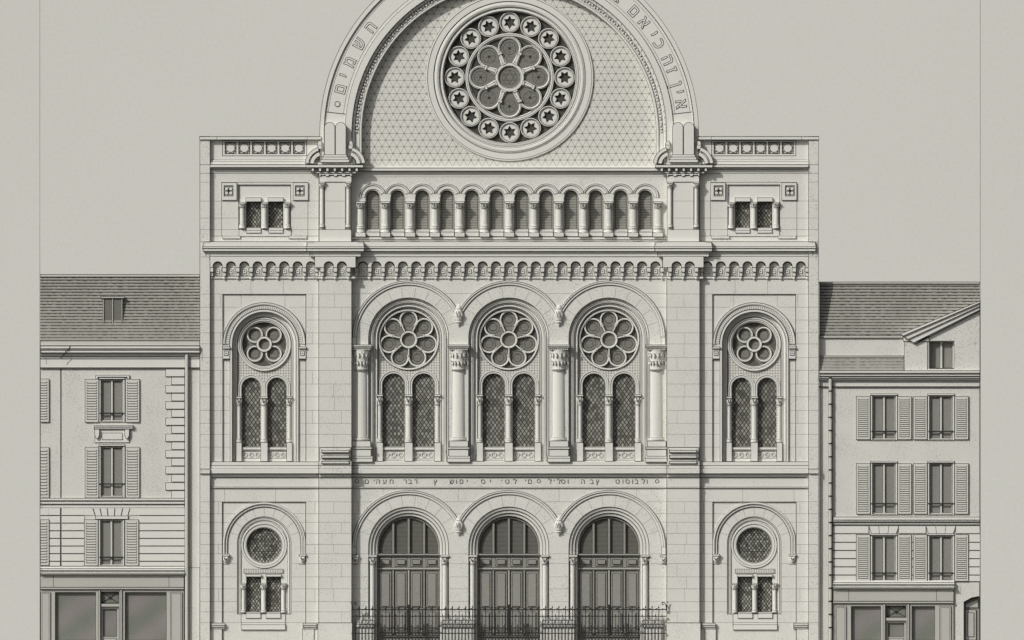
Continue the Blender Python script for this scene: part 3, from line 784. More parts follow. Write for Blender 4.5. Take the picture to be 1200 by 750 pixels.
for i in range(8):
    a = pi/2+2*pi*i/8
    P.mould(petal_path(RX, RY, a, 34.0, 12.2, 15, 3.2, 22), [(-1.9, T0), (-1.7, T1-.2), (-.5, T1+.5), (.6, T1-.2), (1.3, T1-1), (1.5, T0)], False, 'smooth', (1, 2, 4), .4)
    b = a+pi/8
    q0, q1 = ang(RX, RY, 17.6, b), ang(RX, RY, 30, b); P.bar(*q0, *q1, 3.0, T0, T1+1.2, 'smooth', .4)
    q0, q1 = ang(RX, RY, 28.8, b), ang(RX, RY, 31.4, b); P.bar(*q0, *q1, 5.4, T0, T1+1.7, 'smooth', .4)
    q0, q1 = ang(RX, RY, 16.4, b), ang(RX, RY, 18.4, b); P.bar(*q0, *q1, 5.0, T0, T1+1.7, 'smooth', .4)
P.ring(RX, RY, [(17, T0), (16.8, T1+.8), (15, T1+1.6), (13.6, T1+.8), (12.6, T1), (12.2, T0)], 0, 2*pi, 48, 'smooth', (1, 3, 4), .45)
rw = P.done()
G = Part('rose_dark_glass', rw, ('dark',)); G.prism(circ(RX, RY, 77.5, 64), T0-2, T0-.6, (), 'dark', 0); G.done()
G = Part('rose_petal_glass', rw, ('roseglass',))
for i in range(8):
    a = pi/2+2*pi*i/8
    G.prism(petal_path(RX, RY, a, 34.0, 11.8, 14, 3, 20), T0-.6, T0+1.0, (), 'roseglass', .5)
    q = ang(RX, RY, 34, a)
    G.line(circ(*q, 7.4, 22), T0+1.0, .4, True); G.line(circ(*q, 1.1, 8), T0+1.0, .9, True)
    for j in range(6): G.seg(*q, *ang(q[0], q[1], 6.6, pi*j/3+a), T0+1.0, .3)
G.prism(circ(RX, RY, 13, 32), T0-.6, T0+1.4, (), 'roseglass', .4)
G.line(circ(RX, RY, 8.6, 24), T0+1.4, .4, True)
for r_ in (0, pi/3): G.line([ang(RX, RY, 7.6, pi/2+r_+2*pi*j/3) for j in range(3)], T0+1.4, .45, True)
G.done()

# ---- pier tops with the tablets of the law
def piertop(m):
    P = Part('attic_pier', syn, ('smooth',), m)
    P.box(374.4, 208, 411.6, 284, -5, 5.2, ink=.4, k='smooth')
    P.box(380.6, 213, 404.6, 269, 4, 6.6, 'smooth', .45)
    P.box(374, 269, 411.6, 284, 4, 7.2, 'smooth', .45)
    for y in (235.6, 255.6): P.seg(380.6, y, 404.6, y, 6.6, .4, 'joint')
    P.hprof(358.4, 425.6, [(192.8, 0), (193.2, 12), (196.2, 12), (196.8, 8)], 0, k='smooth', inks=(0, 1, 2), wd=.6)
    P.box(366, 196.6, 420, 201.2, -4, 3.0, 'smooth', .3)
    for i in range(7): P.box(364.8+i*8.6, 196.9, 368+i*8.6, 200.8, 2, 11, 'smooth', .8)
    P.hprof(368, 417.6, [(201, 4), (201.4, 8.6), (203, 8.6), (203.6, 7)], 4, k='smooth', inks=(1, 2), wd=.6)
    poly = [(373.8, 203.4)]+[(412.2, 203.4), (412.2, 206)]
    for i in range(4)[::-1]:
        cxx = 378.6+i*9.6; poly += arc(cxx, 206.4, 3.0, 0, pi, 8)
    poly += [(373.8, 206)]
    P.prism(poly, 4, 8.6, (), 'smooth', .45)
    P.box(374, 206.2, 412, 213.2, 4, 7.4, 'smooth', .5)
    for s_ in (377.4, 408):
        P.lathe(s_, 7, [(219, 2.0), (266, 2.1)], 12, 'smooth'); leafcap(P, s_, 213.2, 220, 7, 4.2, 7, 'smooth', 1.8)
        P.lathe(s_, 7, [(262.6, 2.2), (263.4, 2.9), (265, 2.9), (266.6, 3)], 12, 'smooth', rings=((262.8, 2.5), (266.4, 3)))
    P.done()
    Q = Part('law_tablets', syn, ('smooth',), m)
    for cx in (386.2, 399.2):
        Q.prism(archpoly(cx, 149.4, 6.1, 181.4, 18), -3, 12, (), 'smooth', .55, True)
    Q.box(392.4, 150, 393.0, 181.4, -2, 8, 'ink', 0)
    Q.box(379, 181.2, 406.4, 184, -3, 12.6, 'smooth', .5); Q.box(377.4, 184, 408, 187, -3, 13, 'smooth', .5)
    Q.box(375.6, 187, 409.4, 190.2, -3, 13.6, 'smooth', .5); Q.box(372, 190.2, 413, 193, -3, 11, 'smooth', .45)
    # quarter-round volutes leaning on the tablets
    for s_ in (-1, 1):
        cx = 392.7+s_*14.5
        for r0, r1, d in ((20.6, 16.6, 9.5), (16.6, 15, 7.6), (15, 10.6, 9)):
            a0, a1 = radians(4), radians(74)
            pts = arc(0, 0, r0, a0, a1, 12)+arc(0, 0, r1, a1, a0, 12)
            Q.prism([(cx+s_*x, 192.6+y) for x, y in pts], 0, d, (), 'smooth', .55, True)
        xa = 392.7+s_*18.2
        Q.box(xa-2.6, 170, xa+2.6, 174.6, 0, 9, 'smooth', .5, True); Q.prism([(xa-1.6, 165), (xa+1.6, 165), (xa+3, 170), (xa-3, 170)], 0, 8, (), 'smooth', .5, True)
    Q.done()
for m in (False, True): piertop(m)

# ---- wings
def wing(m):
    WX = 309.6
    # wall with its sunk panels
    P = Part('wing_wall', syn, ('stone',), m)
    P.prism(rect(246, 203, 374, 300), -20, 0, [rect(279.6, 216.4, 340.6, 269)], ink=0)
    P.prism(rect(246, 300, 374, 548), -20, 0, [rect(261, 344.8, 358.4, 541.5)], ink=0)
    P.prism([(246, 560), (374, 560), (374, GY), (358.2, GY), (358.2, 588.2), (260.4, 588.2), (260.4, GY), (246, GY)], -20, 0, (), ink=0)
    P.line([(261, 541), (261, 344.8), (358.4, 344.8), (358.4, 541)], 0, .75); P.line([(260.4, GY), (260.4, 588.2), (358.2, 588.2), (358.2, GY)], 0, .75)
    P.seg(373.6, 203, 373.6, 300, 0, .5); P.seg(246, 203.2, 374, 203.2, 0, .4)
    for x0, x1 in ((246, 261), (358.4, 373.5)): courses(P, x0, x1, MID, 0, (258.6 if x0 < 300 else 366, None, None), .4); courses(P, x0, x1, LOW, 0, (256 if x0 < 300 else 369, None, None, None), .4)
    P.seg(246, 344.6, 374, 344.6, 0, .4, 'joint')
    for x in (294, 332): P.seg(x, 327, x, 344.6, 0, .35, 'joint')
    for x in (263, 323): P.seg(x, 572, x, 588, 0, .35, 'joint')
    for y in (235.6, 255.6):
        P.seg(246, y, 279, y, 0, .4, 'joint'); P.seg(341, y, 374, y, 0, .4, 'joint')
    P.seg(246, 269, 374, 269, 0, .4, 'joint')
    P.line([(259.6, 277), (259.6, 213.6), (360.8, 213.6), (360.8, 277)], 0, .45)
    P.hprof(260.6, 281.6, [(276, 0), (276.4, 1.4), (279.6, 1.4), (280, 0)], 0, inks=(1, 2), wd=.4); P.hprof(338.6, 359.6, [(276, 0), (276.4, 1.4), (279.6, 1.4), (280, 0)], 0, inks=(1, 2), wd=.4)
    P.seg(246, 276.6, 374, 276.6, 0, .4)
    P.done()
    P = Part('parapet', syn, ('smooth',), m)
    P.prism(rect(246, 163.5, 376, 188), -14, 0.4, [rect(264+16.0*i-.2, 167, 264+16.0*i+12.6, 180) for i in range(6)], 'smooth', .3)
    P.line(rect(260.8, 165, 359.4, 182.6), .4, .7, True)
    for i in range(6): P.line(rect(264+16.0*i-.2, 167, 264+16.0*i+12.6, 180), .4, .9, True)
    for i in range(6):
        cx, cy = 270.2+16*i, 173.5
        P.box(cx-6.6, 166.9, cx+6.6, 180.1, -6, -1.6, 'smooth', 0)
        P.prism(circ(cx, cy, 4.9, 20), -4, .2, (), 'smooth', .45)
        for j in range(8): q = ang(cx, cy, 5.2, pi*j/4+.39); P.prism(circ(*q, 1.1, 8), -3, .1, (), 'smooth', .35)
    P.hprof(246, 374, [(186, 0), (187.4, .6), (189.4, 2.6), (192.6, 4.6), (193, 6.4), (196, 6.4), (196.4, 1.4), (198.6, 1.2), (200, .9), (203, .4)], 0, k='smooth', inks=(1, 2, 3, 4, 5, 6, 7), wd=.5)
    P.hprof(233.8, 376.4, [(159.8, 3), (160.2, 6.6), (163.6, 6.6), (164, 3)], 3, k='smooth', inks=(0, 1, 2), wd=.5)
    P.box(233.8, 160.2, 376.4, 163.6, -14, 3.4, 'smooth', 0)
    P.seg(254, 160.2, 254, 163.6, 6.6, .4); P.seg(360, 160.2, 360, 163.6, 6.6, .4); P.done()
    # carved square blocks
    for x0 in (259.8, 343.4):
        Q = Part('carved_rosette_block', syn, ('smooth',), m)
        Q.prism(rect(x0, 214, x0+17.6, 234.6), -1, 1.6, [rect(x0+2.6, 217.4, x0+13.4, 229.8)], 'smooth', .5)
        Q.box(x0+2.5, 217.3, x0+13.5, 229.9, -1.5, -.2, 'smooth', 0)
        cx, cy = x0+8, 223.6
        for j in range(4): q = ang(cx, cy, 3.5, pi/4+pi*j/2); Q.prism(circ(*q, 2.1, 12), -.6, 1.3, (), 'smooth', .5)
        for j in range(4): q = ang(cx, cy, 3.9, pi*j/2); Q.prism(circ(*q, 1.0, 8), -.6, .9, (), 'smooth', .4)
        Q.prism(circ(cx, cy, 1.3, 10), -.5, 1.7, (), 'ink', 0); Q.done()
    # attic twin window
    W = Part('attic_window', syn, ('smooth',), m)
    W.prism(rect(279.4, 216.2, 340.8, 269.2), -14, -1.6, [rect(289, 236, 305.4, 267.4), rect(315, 236, 331.4, 267.4)], 'smooth', .4)
    W.line([(279.6, 269), (279.6, 216.6), (340.6, 216.6), (340.6, 269)], 0, .7)
    W.box(280, 269, 341, 277, -3, .6, 'smooth', .4)
    for x0 in (289, 315):
        W.box(x0-1, 231.6, x0+17, 236.2, -2, 1.2, 'smooth', .5)
        W.line(rect(x0, 236, x0+16.4, 267.4), -1.6, 1.0, True)  # dark outline, painted deep shadow at the opening's edge
        W.hprof(x0-.4, x0+16.8, [(266.6, -3), (267, 1), (270, 1.4), (273, 1.6), (273.4, .4)], -3, k='smooth', inks=(1, 2, 3), wd=.45)
    o = W.done()
    for x0 in (289, 315):
        G = Part('leaded_pane', o, ('smalllattice',), m); G.box(x0-.3, 235.8, x0+16.7, 267.6, -8, -7.4, 'smalllattice', 0); G.done()
    for x in (283.8, 310, 336.6):
        K = Part('attic_colonette', o, ('smooth',), m)
        K.lathe(x, .8, [(242, 2.5), (264, 2.6)], 12, 'smooth'); leafcap(K, x, 237, 243, 7.6, 5, .8, 'smooth', 1.8)
        K.lathe(x, .8, [(263, 2.8), (264, 3.4), (266, 3.4), (267.4, 3.8)], 12, 'smooth', rings=((263.4, 3),)); K.done()
    # main storey panel and window
    P = Part('wing_panel', syn, ('stone',), m)
    P.prism(rect(260.5, 344.3, 358.9, 541.5), -12, -1.4, [archpoly(WX, 403, 39.8, 541.4, 40)], ink=0)
    for y in (360,): P.seg(261, y, 280, y, -1.4, .35, 'joint'); P.seg(339, y, 358, y, -1.4, .35, 'joint')
    for y in MID[5:]: P.seg(261, y, 269.6, y, -1.4, .35, 'joint'); P.seg(349.6, y, 358.4, y, -1.4, .35, 'joint')
    for x in (282.6, 334): P.seg(x, 345, x, 360, -1.4, .35, 'joint')
    P.ring(WX, 403, [(48.6, -1.4), (48.2, .8), (46.6, 1.0), (45.4, -.2), (44.6, -.4), (40.8, -.4)], pi, 0, 52, 'smooth', (0, 1, 3, 5), .5)
    for i in range(62):
        a = pi*(i+.5)/62; P.seg(*ang(WX, 403, 44.2, a), *ang(WX, 403, 40.6, a), -.35, .42)
    P.ring(WX, 403, [(40.6, -1.2), (40.2, .4), (37.6, .5), (37, -.6), (36.6, -5.6), (35.4, -6.4), (33.4, -6.6), (33.2, -5.4), (32, -5.2), (31.4, -8)], pi, 0, 48, 'smooth', (1, 2, 3, 6, 8, 9), .45, 541)
    for x0, x1 in ((260.6, 269.6), (349.8, 358.8)):
        P.box(x0, 406.4, x1, 408.6, -2, 2.4, 'smooth', .7); P.box(x0+.4, 408.6, x1-.4, 420.4, -2, .8, 'smooth', .5)
        P.box(x0+2.2, 411.4, x1-2.2, 416.4, 0, 1.2, 'smooth', .6); P.seg(x0, 421, x1, 421, .8, .8)
        P.seg((x0+x1)/2-.8, 414, (x0+x1)/2+.8, 414, 1.2, 1.2)
    P.hprof(261, 269, [(404, -1), (404.3, 1), (406.4, 1)], -1, k='smooth', inks=(1,), wd=.5)
    P.done()
    W = Part('twin_window', syn, ('smooth',), m)
    cl = (WX-15.1, WX+15.0)
    W.prism(archpoly(WX, 403, 31.8, 541, 40), -16, -8, [circ(WX, 403.4, 26, 48)]+[archpoly(x, 454, 11.0, 523.6, 18) for x in cl], 'checker', 0, sidek='smooth')
    W.ring(WX, 403.4, [(31.7, -8), (31.4, -5.9), (30, -5.7), (29, -6.8), (28.6, -6.2), (27.4, -6.4), (25.8, -7.6), (25.6, -13)], 0, 2*pi, 60, 'smooth', (1, 3, 5, 6), .42)
    for x in cl:
        W.ring(x, 454, [(15.6, -8), (15.4, -6.9), (14.4, -6.8), (13.8, -7.2), (11.6, -7.2), (11, -8), (11, -12)], pi, 0, 22, 'smooth', (0, 3, 4), .42, 465)
    for i in range(4):
        a = pi/4+pi*i/2; q = ang(WX, 403.4, 15.6, a)
        W.ring(q[0], q[1], [(9.9, -12), (9.7, -9.9), (8.6, -9.3), (7.6, -9.9), (7.2, -12)], 0, 2*pi, 26, 'smooth', (1, 3), .4)
    W.ring(WX, 403.4, [(9.4, -12), (9.2, -9), (8, -8.4), (6.8, -8.8), (6.2, -9.4), (6, -12)], 0, 2*pi, 30, 'smooth', (1, 4), .5)
    W.box(WX-31, 524, WX+31, 541, -14, -7.4, 'smooth', .3)
    for x in cl:
        W.hprof(x-11.4, x+11.4, [(523.6, -8), (524, -5.6), (527, -5.4), (528, -7.2)], -8, k='smooth', inks=(1, 2), wd=.5)
        W.line(rect(x-11, 529, x+11, 537), -7.4, .5, True)
        for j in (-7.2, 0, 7.2): W.ring(x+j, 533, [(2.8, -7.4), (2.6, -6.6), (2, -6.5), (1.6, -7.4)], 0, 2*pi, 12, 'smooth', (0, 3), .5)
    o = W.done()
    G = Part('rose_glass', o, ('roseglass',), m); G.flat(circ(WX, 403.4, 26.5, 36), -12.4, (), 'roseglass')
    for i in range(4):
        a = pi/4+pi*i/2; q = ang(WX, 403.4, 15.6, a); G.line(circ(*q, 5.4, 18), -12.4, .6, True)
        b = a+pi/4; G.prism([ang(WX, 403.4, 25.4, b-.3), ang(WX, 403.4, 25.4, b), ang(WX, 403.4, 25.4, b+.3), ang(WX, 403.4, 17, b)], -12.5, -12.2, (), 'dim', 0)
    G.done()
    for x in cl:
        G = Part('lancet_glass', o, ('lattice',), m); G.prism(archpoly(x, 454, 11.6, 524, 18), -12.4, -12, (), 'lattice', 0); G.done()
    for x, r in ((WX-29.6, 2.1), (WX-.1, 3.0), (WX+29.4, 2.1)):
        K = Part('window_colonette', o, ('smooth',), m); dc = -6.6
        K.lathe(x, dc, [(474, r), (515, r)], 12, 'smooth'); leafcap(K, x, 464.6, 475, r*2+2.6, r*2+.2, dc, 'smooth', 2.0)
        K.lathe(x, dc, [(514, r+.2), (514.6, r+1), (516.8, r+1.1), (518.6, r+.9)], 12, 'smooth', rings=((514.6, r+1), (518.4, r+1)))
        K.box(x-r-1.1, 518.6, x+r+1.1, 540.6, -9, dc+r+.8, 'smooth', .45); K.done()
    # string course over the wing
    P = Part('string_course', syn, ('smooth',), m)
    P.hprof(246, 374, STR, 0, k='smooth', inks=(1, 2, 3, 5, 6, 7), wd=.6)
    P.hprof(246, 374, [(570.2, 0), (570.6, 1.4), (572, 1.4), (572.6, 0)], 0, k='smooth', inks=(1, 2), wd=.6); P.done()
    # lower panel
    P = Part('wing_panel', syn, ('stone',), m)
    P.prism([(260, 587.8), (358.6, 587.8), (358.6, GY), (260, GY)], -12, -1.4, [archpoly(WX, 637, 31.6, 719.6, 40)], ink=0)
    P.ring(WX, 637, [(48.4, -1.4), (48.2, .6), (46.4, 1.0), (45.2, -.2), (44.2, .2), (43.2, -.4), (42.8, -1.4)], pi, 0, 50, 'smooth', (0, 2, 3, 5, 6), .5, 650)
    for a in (18, 36, 54, 72, 90, 108, 126, 144, 162): a = radians(a); P.seg(*ang(WX, 637, 33, a), *ang(WX, 637, 42.6, a), -1.4, .35, 'joint')
    P.line(archpoly(WX, 637, 31.6, 719.6, 40), -1.4, .5, True); P.line(archpoly(WX, 637, 29.8, 718, 40), -1.5, .3)
    for y in LOW[6:-1]: P.seg(260.4, y, 278, y, -1.4, .35, 'joint'); P.seg(341.4, y, 358, y, -1.4, .35, 'joint')
    for y in (602, 612): P.seg(260.4, y, 276-(y-602)*.6, y, -1.4, .35, 'joint'); P.seg(343+(y-602)*.6, y, 358, y, -1.4, .35, 'joint')
    P.seg(260.4, 729.5, 358, 729.5, -1.4, .35, 'joint')
    P.done()
    for x in (264.6, 354.4): headcorbel(x-4.2, x+4.2, 649.4, 661.6, -1.4, m)
    W = Part('ground_floor_window', syn, ('smooth',), m)
    W.prism(archpoly(WX, 637, 31.7, 738.4, 40), -14, -3.4, [circ(WX, 639, 20.4, 44), rect(289, 675.6, 305.4, 717.6), rect(312.4, 675.6, 329.2, 717.6)], 'smooth', 0)
    W.ring(WX, 637, [(31.5, -1.8), (30.2, -2.2), (28.6, -1.8), (27.2, -3.0), (26.8, -4)], pi, 0, 40, 'smooth', (1, 3), .4, 719)
    W.ring(WX, 639, [(27, -3.4), (26.6, -2.3), (25.4, -2.1), (24.4, -3), (22.4, -2.8), (21, -3.4), (20.4, -4)], 0, 2*pi, 52, 'smooth', (0, 3, 5), .5)
    W.box(285.6, 666.8, 332, 671.6, -4, -2.6, 'smooth', .45)
    for i in range(23): W.seg(287+2*i, 667.2, 287+2*i, 671.2, -2.6, .4)
    for x0 in (288.6, 312):
        W.box(x0-.6, 673.2, x0+17.8, 675.8, -4, -1, 'smooth', .5)
        W.line(rect(x0+.4, 675.8, x0+16.8, 717.6), -3.4, 1.0, True)  # dark border stands in for the shadow round the recessed pane
        W.hprof(x0-.4, x0+16.8, [(717, -4), (717.4, -.4), (719, -.2), (724.4, .2), (724.8, -1)], -4, k='smooth', inks=(1, 2, 3), wd=.45)
    W.box(282.6, 719.6, 334.4, 733, -3.6, -1.0, 'smooth', .5)
    W.hprof(282.6, 334.4, [(729.8, -1.2), (732, .2), (738, .4), (738.4, -1.2)], -1.4, k='smooth', inks=(0, 1, 2), wd=.5)
    o = W.done()
    G = Part('round_pane', o, ('smalllattice',), m); G.prism(circ(WX, 639, 20.8, 40), -8, -7.4, (), 'smalllattice', 0)
    G.line(circ(WX, 639, 14.6, 30), -7.4, .5, True)
    for r_ in (0, pi/3): G.line([ang(WX, 639, 14.4, pi/2+r_+2*pi*j/3) for j in range(3)], -7.3, .5, True)
    G.done()
    for x0 in (289, 312.4):
        G = Part('leaded_pane', o, ('smalllattice',), m); G.box(x0-.3, 675.4, x0+17, 718, -8.6, -8, 'smalllattice', 0); G.done()
    for x, r in ((285.4, 1.8), (309, 2.4), (332.2, 1.8)):
        K = Part('window_colonette', o, ('smooth',), m); K.lathe(x, -2.2, [(690, r), (716, r)], 12, 'smooth'); leafcap(K, x, 683.4, 690.6, r*2+2.4, r*2+.2, -2.2, 'smooth', 1.8)
        K.lathe(x, -2.2, [(714, r+.2), (715, r+.9), (717.6, r+1)], 12, 'smooth', rings=((715, r+.9),)); K.done()
    for x0, x1 in ((246, 264), (354.4, 371.6)):
        P = Part('plinth_cap', syn, ('smooth',), m)
        P.hprof(x0+.6, x1-.6, [(730, 0), (730.4, 2.8), (732.6, 2.8), (735, 1.6), (737, .8), (737.4, 0)], 0, k='smooth', inks=(1, 2, 3, 4), wd=.55)
        P.box(x0 if x0 > 300 else 246, 737, (x1-3.6) if x0 > 300 else 260.2, GY, -1, .8, 'stone', .5); P.done()
for m in (False, True): wing(m)

# ================================================================== IRON RAILING
rail = thing('iron_railing', 'dark wrought iron railing with spiked bars in front of the three arched doors', 'railing', 596, 9.5)
RD = 9.5
def rbar(P, x0, x1, y, h=1.15): P.box(x0, y-h/2, x1, y+h/2, RD-.8, RD+.8, 'iron', 0)
P = Part('rail', rail, ('iron',)); rbar(P, 411.6, 780.6, 714.4); P.done()
P = Part('rail', rail, ('iron',)); rbar(P, 411.6, 780.6, 722.2); P.done()
P = Part('rail', rail, ('iron',)); rbar(P, 411.6, 780.6, 742.2); P.done()
P = Part('rail', rail, ('iron',)); rbar(P, 411.6, 780.6, 766); P.done()
P = Part('festoon', rail, ('iron',))
x = 413.0
while x < 776:
    pts = [(x+7.75*j/6, 713+1.9*sin(pi*j/6)*1.0) for j in range(7)]
    P.mould(pts, [(-.5, RD-.4), (-.5, RD+.5), (.5, RD+.5), (.5, RD-.4)], False, 'iron'); x += 7.75
P.done()
def spike(P, x, y0, wd):
    P.box(x-wd/2, y0+4, x+wd/2, GY-1, RD-wd/2, RD+wd/2, 'iron', 0)
    P.lathe(x, RD, [(y0, .08), (y0+2.2, wd*.95), (y0+3.4, wd*.4), (y0+4.4, wd*.5)], 6, 'iron')
tall = short = None; n = 0
nb = 47
for i in range(nb):
    x = 413.2+7.8*i
    if x > 779.6: break
    if tall is None:
        P = Part('tall_bar', rail, ('iron',), origin=((x-600)*S, -RD*S, 0)); spike(P, x, 709.6, .88); tall = P.done(); tx = x
    else: copy_tree(tall, rail, x-tx)
    x2 = x+3.9
    if x2 > 779.6: break
    if short is None:
        P = Part('short_bar', rail, ('iron',), origin=((x2-600)*S, -RD*S, 0)); spike(P, x2, 719.2, .7); short = P.done(); sx = x2
    else: copy_tree(short, rail, x2-sx)
for x in (478.8, 713.6, 596.2):
    P = Part('gate_post', rail, ('iron',)); P.box(x-.9, 710, x+.9, GY-1, RD-1.1, RD+1.1, 'iron', 0); P.ball(x, 709.4, RD, 1.2, k='iron'); P.done()
for m in (False, True):
    P = Part('scroll', rail, ('iron',), m)
    pts = [(412.4, 716), (412.8, 710), (414.6, 706.4), (417, 705.6), (418, 707.4), (416.6, 708.8), (415.4, 707.6)]
    P.mould(pts, [(-.45, RD-.5), (-.45, RD+.5), (.45, RD+.5), (.45, RD-.5)], False, 'iron')
    P.mould([(412.8, 711), (411.6, 706.2), (410.4, 704.8)], [(-.4, RD-.4), (-.4, RD+.4), (.4, RD+.4), (.4, RD-.4)], False, 'iron'); P.done()

# ================================================================== NEIGHBOUR HOUSES
HD = 0.0
def shutter(root, x0, x1, y0, y1, n=17, d=HD):
    P = Part('shutter', root, ('shutter',))
    P.box(x0, y0, x1, y1, d, d+1.6, 'shutter', .6)
    full = x1-x0 > 12
    pad = 2.4
    h = (y1-y0-5)/n
    for i in range(n):
        y = y0+2.6+h*(i+.5)
        P.hprof(x0+(pad if full else 0), x1-pad, [(y-h*.35, d+1.6), (y+h*.15, d+1.9), (y+h*.2, d+1.6)], d+1.6, k='shutter', inks=(1,), wd=.65)
    P.done()
def housewin(root, cx, y0, y1, hw=13, rail=True, d=HD):
    W = Part('window', root, ('shutter',))
    W.prism(rect(cx-hw-2.2, y0-2.6, cx+hw+2.2, y1), d-1, d+.9, [rect(cx-hw, y0, cx+hw, y1-1)], 'smooth', .5)
    W.seg(cx-hw-2, y0-.4, cx+hw+2, y0-.4, d+.9, 1.3)
    W.prism(rect(cx-hw, y0, cx+hw, y1-1), d-4, d-1.0, [rect(cx-hw+1.3, y0+1.6, cx-1.3, y1-2.6), rect(cx+1.3, y0+1.6, cx+hw-1.3, y1-2.6)], 'shutter', .5)
    if rail:
        yr = y1-10.4; W.box(cx-hw-1, yr-.9, cx+hw+1, yr+.7, d+.6, d+1.6, 'iron', 0)
    o = W.done()
    for a, b in ((cx-hw+1.6, cx-1.4), (cx+1.4, cx+hw-1.6)):
        G = Part('pane', o, ('pane',)); G.box(a, y0+1.4, b, y1-2.4, d-3.2, d-2.6, 'pane', 0); G.done()
def pipe(root, x, y0, y1, r=2.2, collars=0, d=HD):
    P = Part('drainpipe', root, ('zinc',)); P.lathe(x, d+3.4, [(y0, r), (y1, r)], 12, 'zinc')
    P.box(x-r-.25, y0, x-r+.25, y1, d+3, d+3.5, 'ink', 0); P.box(x+r-.2, y0, x+r+.5, y1, d+3, d+3.5, 'ink', 0)
    if collars:
        y = y0+8
        while y < y1: P.lathe(x, d+3.4, [(y, r+.35), (y+1.7, r+.35)], 12, 'ink'); y += collars
    P.done()
def fan(P, cx, y0, y1, hw, d):
    """splayed keystones of a flat arch"""
    for a, b in ((-1, -.36), (-.36, .33), (.33, 1)):
        pts = [(cx+a*hw*1.12, y0), (cx+b*hw*1.12, y0), (cx+b*hw*.92, y1), (cx+a*hw*.92, y1)]
        P.prism(pts, d-.2, d+1.2, (), 'smooth', .5)

def shopfront(root, x0, x1, yc, pieces, d=HD, pil=()):
    P = Part('shopfront', root, ('shop',))
    P.hprof(x0, x1+1.0, [(yc-2, d), (yc, d+4.4), (yc+2.6, d+4.8), (yc+4.2, d+3.2), (yc+5.4, d+7), (yc+7, d+6), (yc+8.4, d+2.4)], d, fr=False, k='smooth', inks=(1, 2, 3, 4, 5, 6), wd=.65)
    P.box(x0, yc+8.4, x1, yc+22, d, d+2.4, 'shop', .5)
    P.hprof(x0, x1, [(yc+22, d+2), (yc+22.4, d+3.6), (yc+24.6, d+3.6), (yc+25, d+2)], d+2, k='shop', inks=(1, 2), wd=.6)
    for x in pil: P.seg(x, yc+8.4, x, yc+22, d+2.4, .5)
    holes = [rect(a, yc+28, b, GY-22) for a, b, kind in pieces if kind == 'glass']
    door = [(a, b) for a, b, kind in pieces if kind == 'door'][0]
    holes.append(rect(door[0], yc+27.4, door[1], yc+41.4)); holes.append(rect(door[0], yc+45, door[1], GY-2))
    P.prism(rect(x0, yc+25, x1, GY), d-6, d+1.6, holes, 'shop', .45)
    for a, b, kind in pieces:
        if kind == 'pil':
            P.prism(rect(a, yc+28, b, GY-6), d+1.4, d+2.6, (), 'shop', .5); P.line(rect(a+1.6, yc+29.6, b-1.6, GY-10), d+2.6, .4, True)
    for x in (door[0]-2.4, door[1]+2.4): P.box(x-1.1, yc+25.4, x+1.1, GY, d+1.4, d+3, 'shop', .5)
    o = P.done()
    for a, b, kind in pieces:
        if kind == 'glass':
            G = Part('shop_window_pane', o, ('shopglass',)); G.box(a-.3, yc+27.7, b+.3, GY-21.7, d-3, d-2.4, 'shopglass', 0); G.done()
    D = Part('shop_door', o, ('shop',)); a, b = door
    D.prism(rect(a, yc+45, b, GY-2), d-4, d-1, [rect(a+2.4, yc+48, b-2.4, GY-26)], 'shop', .5)
    D.box(a, yc+27, b, yc+41.8, d-3.4, d-2.8, 'shopglass', 0); D.line(rect(a+1, yc+28.6, b-1, yc+40.4), d-2.8, .5, True)
    D.bar(a+1, yc+28.6, b-1, yc+40.4, .7, d-2.9, d-2.2, 'iron', 0); D.bar(b-1, yc+28.6, a+1, yc+40.4, .7, d-2.9, d-2.3, 'iron', 0); D.prism(circ((a+b)/2, yc+34.5, 1.9, 10), d-2.9, d-2, (), 'iron', 0)
    od = D.done()
    D = Part('door_glass', o, ('shopglass',)); D.box(a+2.2, yc+47.8, b-2.2, GY-25.8, d-3.2, d-2.6, 'shopglass', 0); D.done()
    D = Part('door_panel', o, ('shop',)); D.box(a+3, GY-24, b-3, GY-6, d-1.2, d-.4, 'shop', .5); D.done()
    return o

# ---- left house
lh = thing('town_house', 'plain town house left of the synagogue with wide slate roof and quoins', 'house', 140, -60)
lh.name = 'town_house'
LX0, LX1 = 47.2, 234
P = Part('wall', lh, ('render',))
wh = [rect(118, 445, 144, 494.5), rect(118, 523, 144, 583.4), rect(117.6, 609, 143.6, 663)]
P.prism(rect(LX0, 404, LX1, 665), -260, HD, wh, 'render', 0, True)
P.box(LX0, 665, LX1, GY, -260, -7, 'render', 0)
P.box(216, 665, LX1, GY, -8, .1, 'render', .4)
P.seg(LX0+.2, 404, LX0+.2, GY, HD, .6); P.seg(71.4, 421, 71.4, 664, HD, 1.4)
P.seg(220.6, 432, 220.6, GY, HD, .4); P.done()
P = Part('cellar_wall', lh, ('smooth',)); 
P.name = 'banded_stone_storey'
for a, b in ((LX0, 57), (72.4, 99), (163.4, 216.4), (57, 70.4)):
    ys = [595.6+0]+[604.4+8.95*i for i in range(7)]
    for y0, y1 in zip(ys[:-1]+[ys[-1]], ys[1:]+[664]):
        if y1-y0 < 2: continue
        P.box(a+.1, y0+.3, b-.1, y1-.9, -.4, .9, 'smooth', 0)
        P.seg(a, y1-.35, b, y1-.35, .1, 1.1)
P.box(72.4, 595.8, 110, 603.6, -.4, .85, 'smooth', 0); P.box(152, 595.8, 216.4, 603.6, -.4, .85, 'smooth', 0)
P.box(110, 595.6, 152, 604.4, -.4, .8, 'smooth', 0)
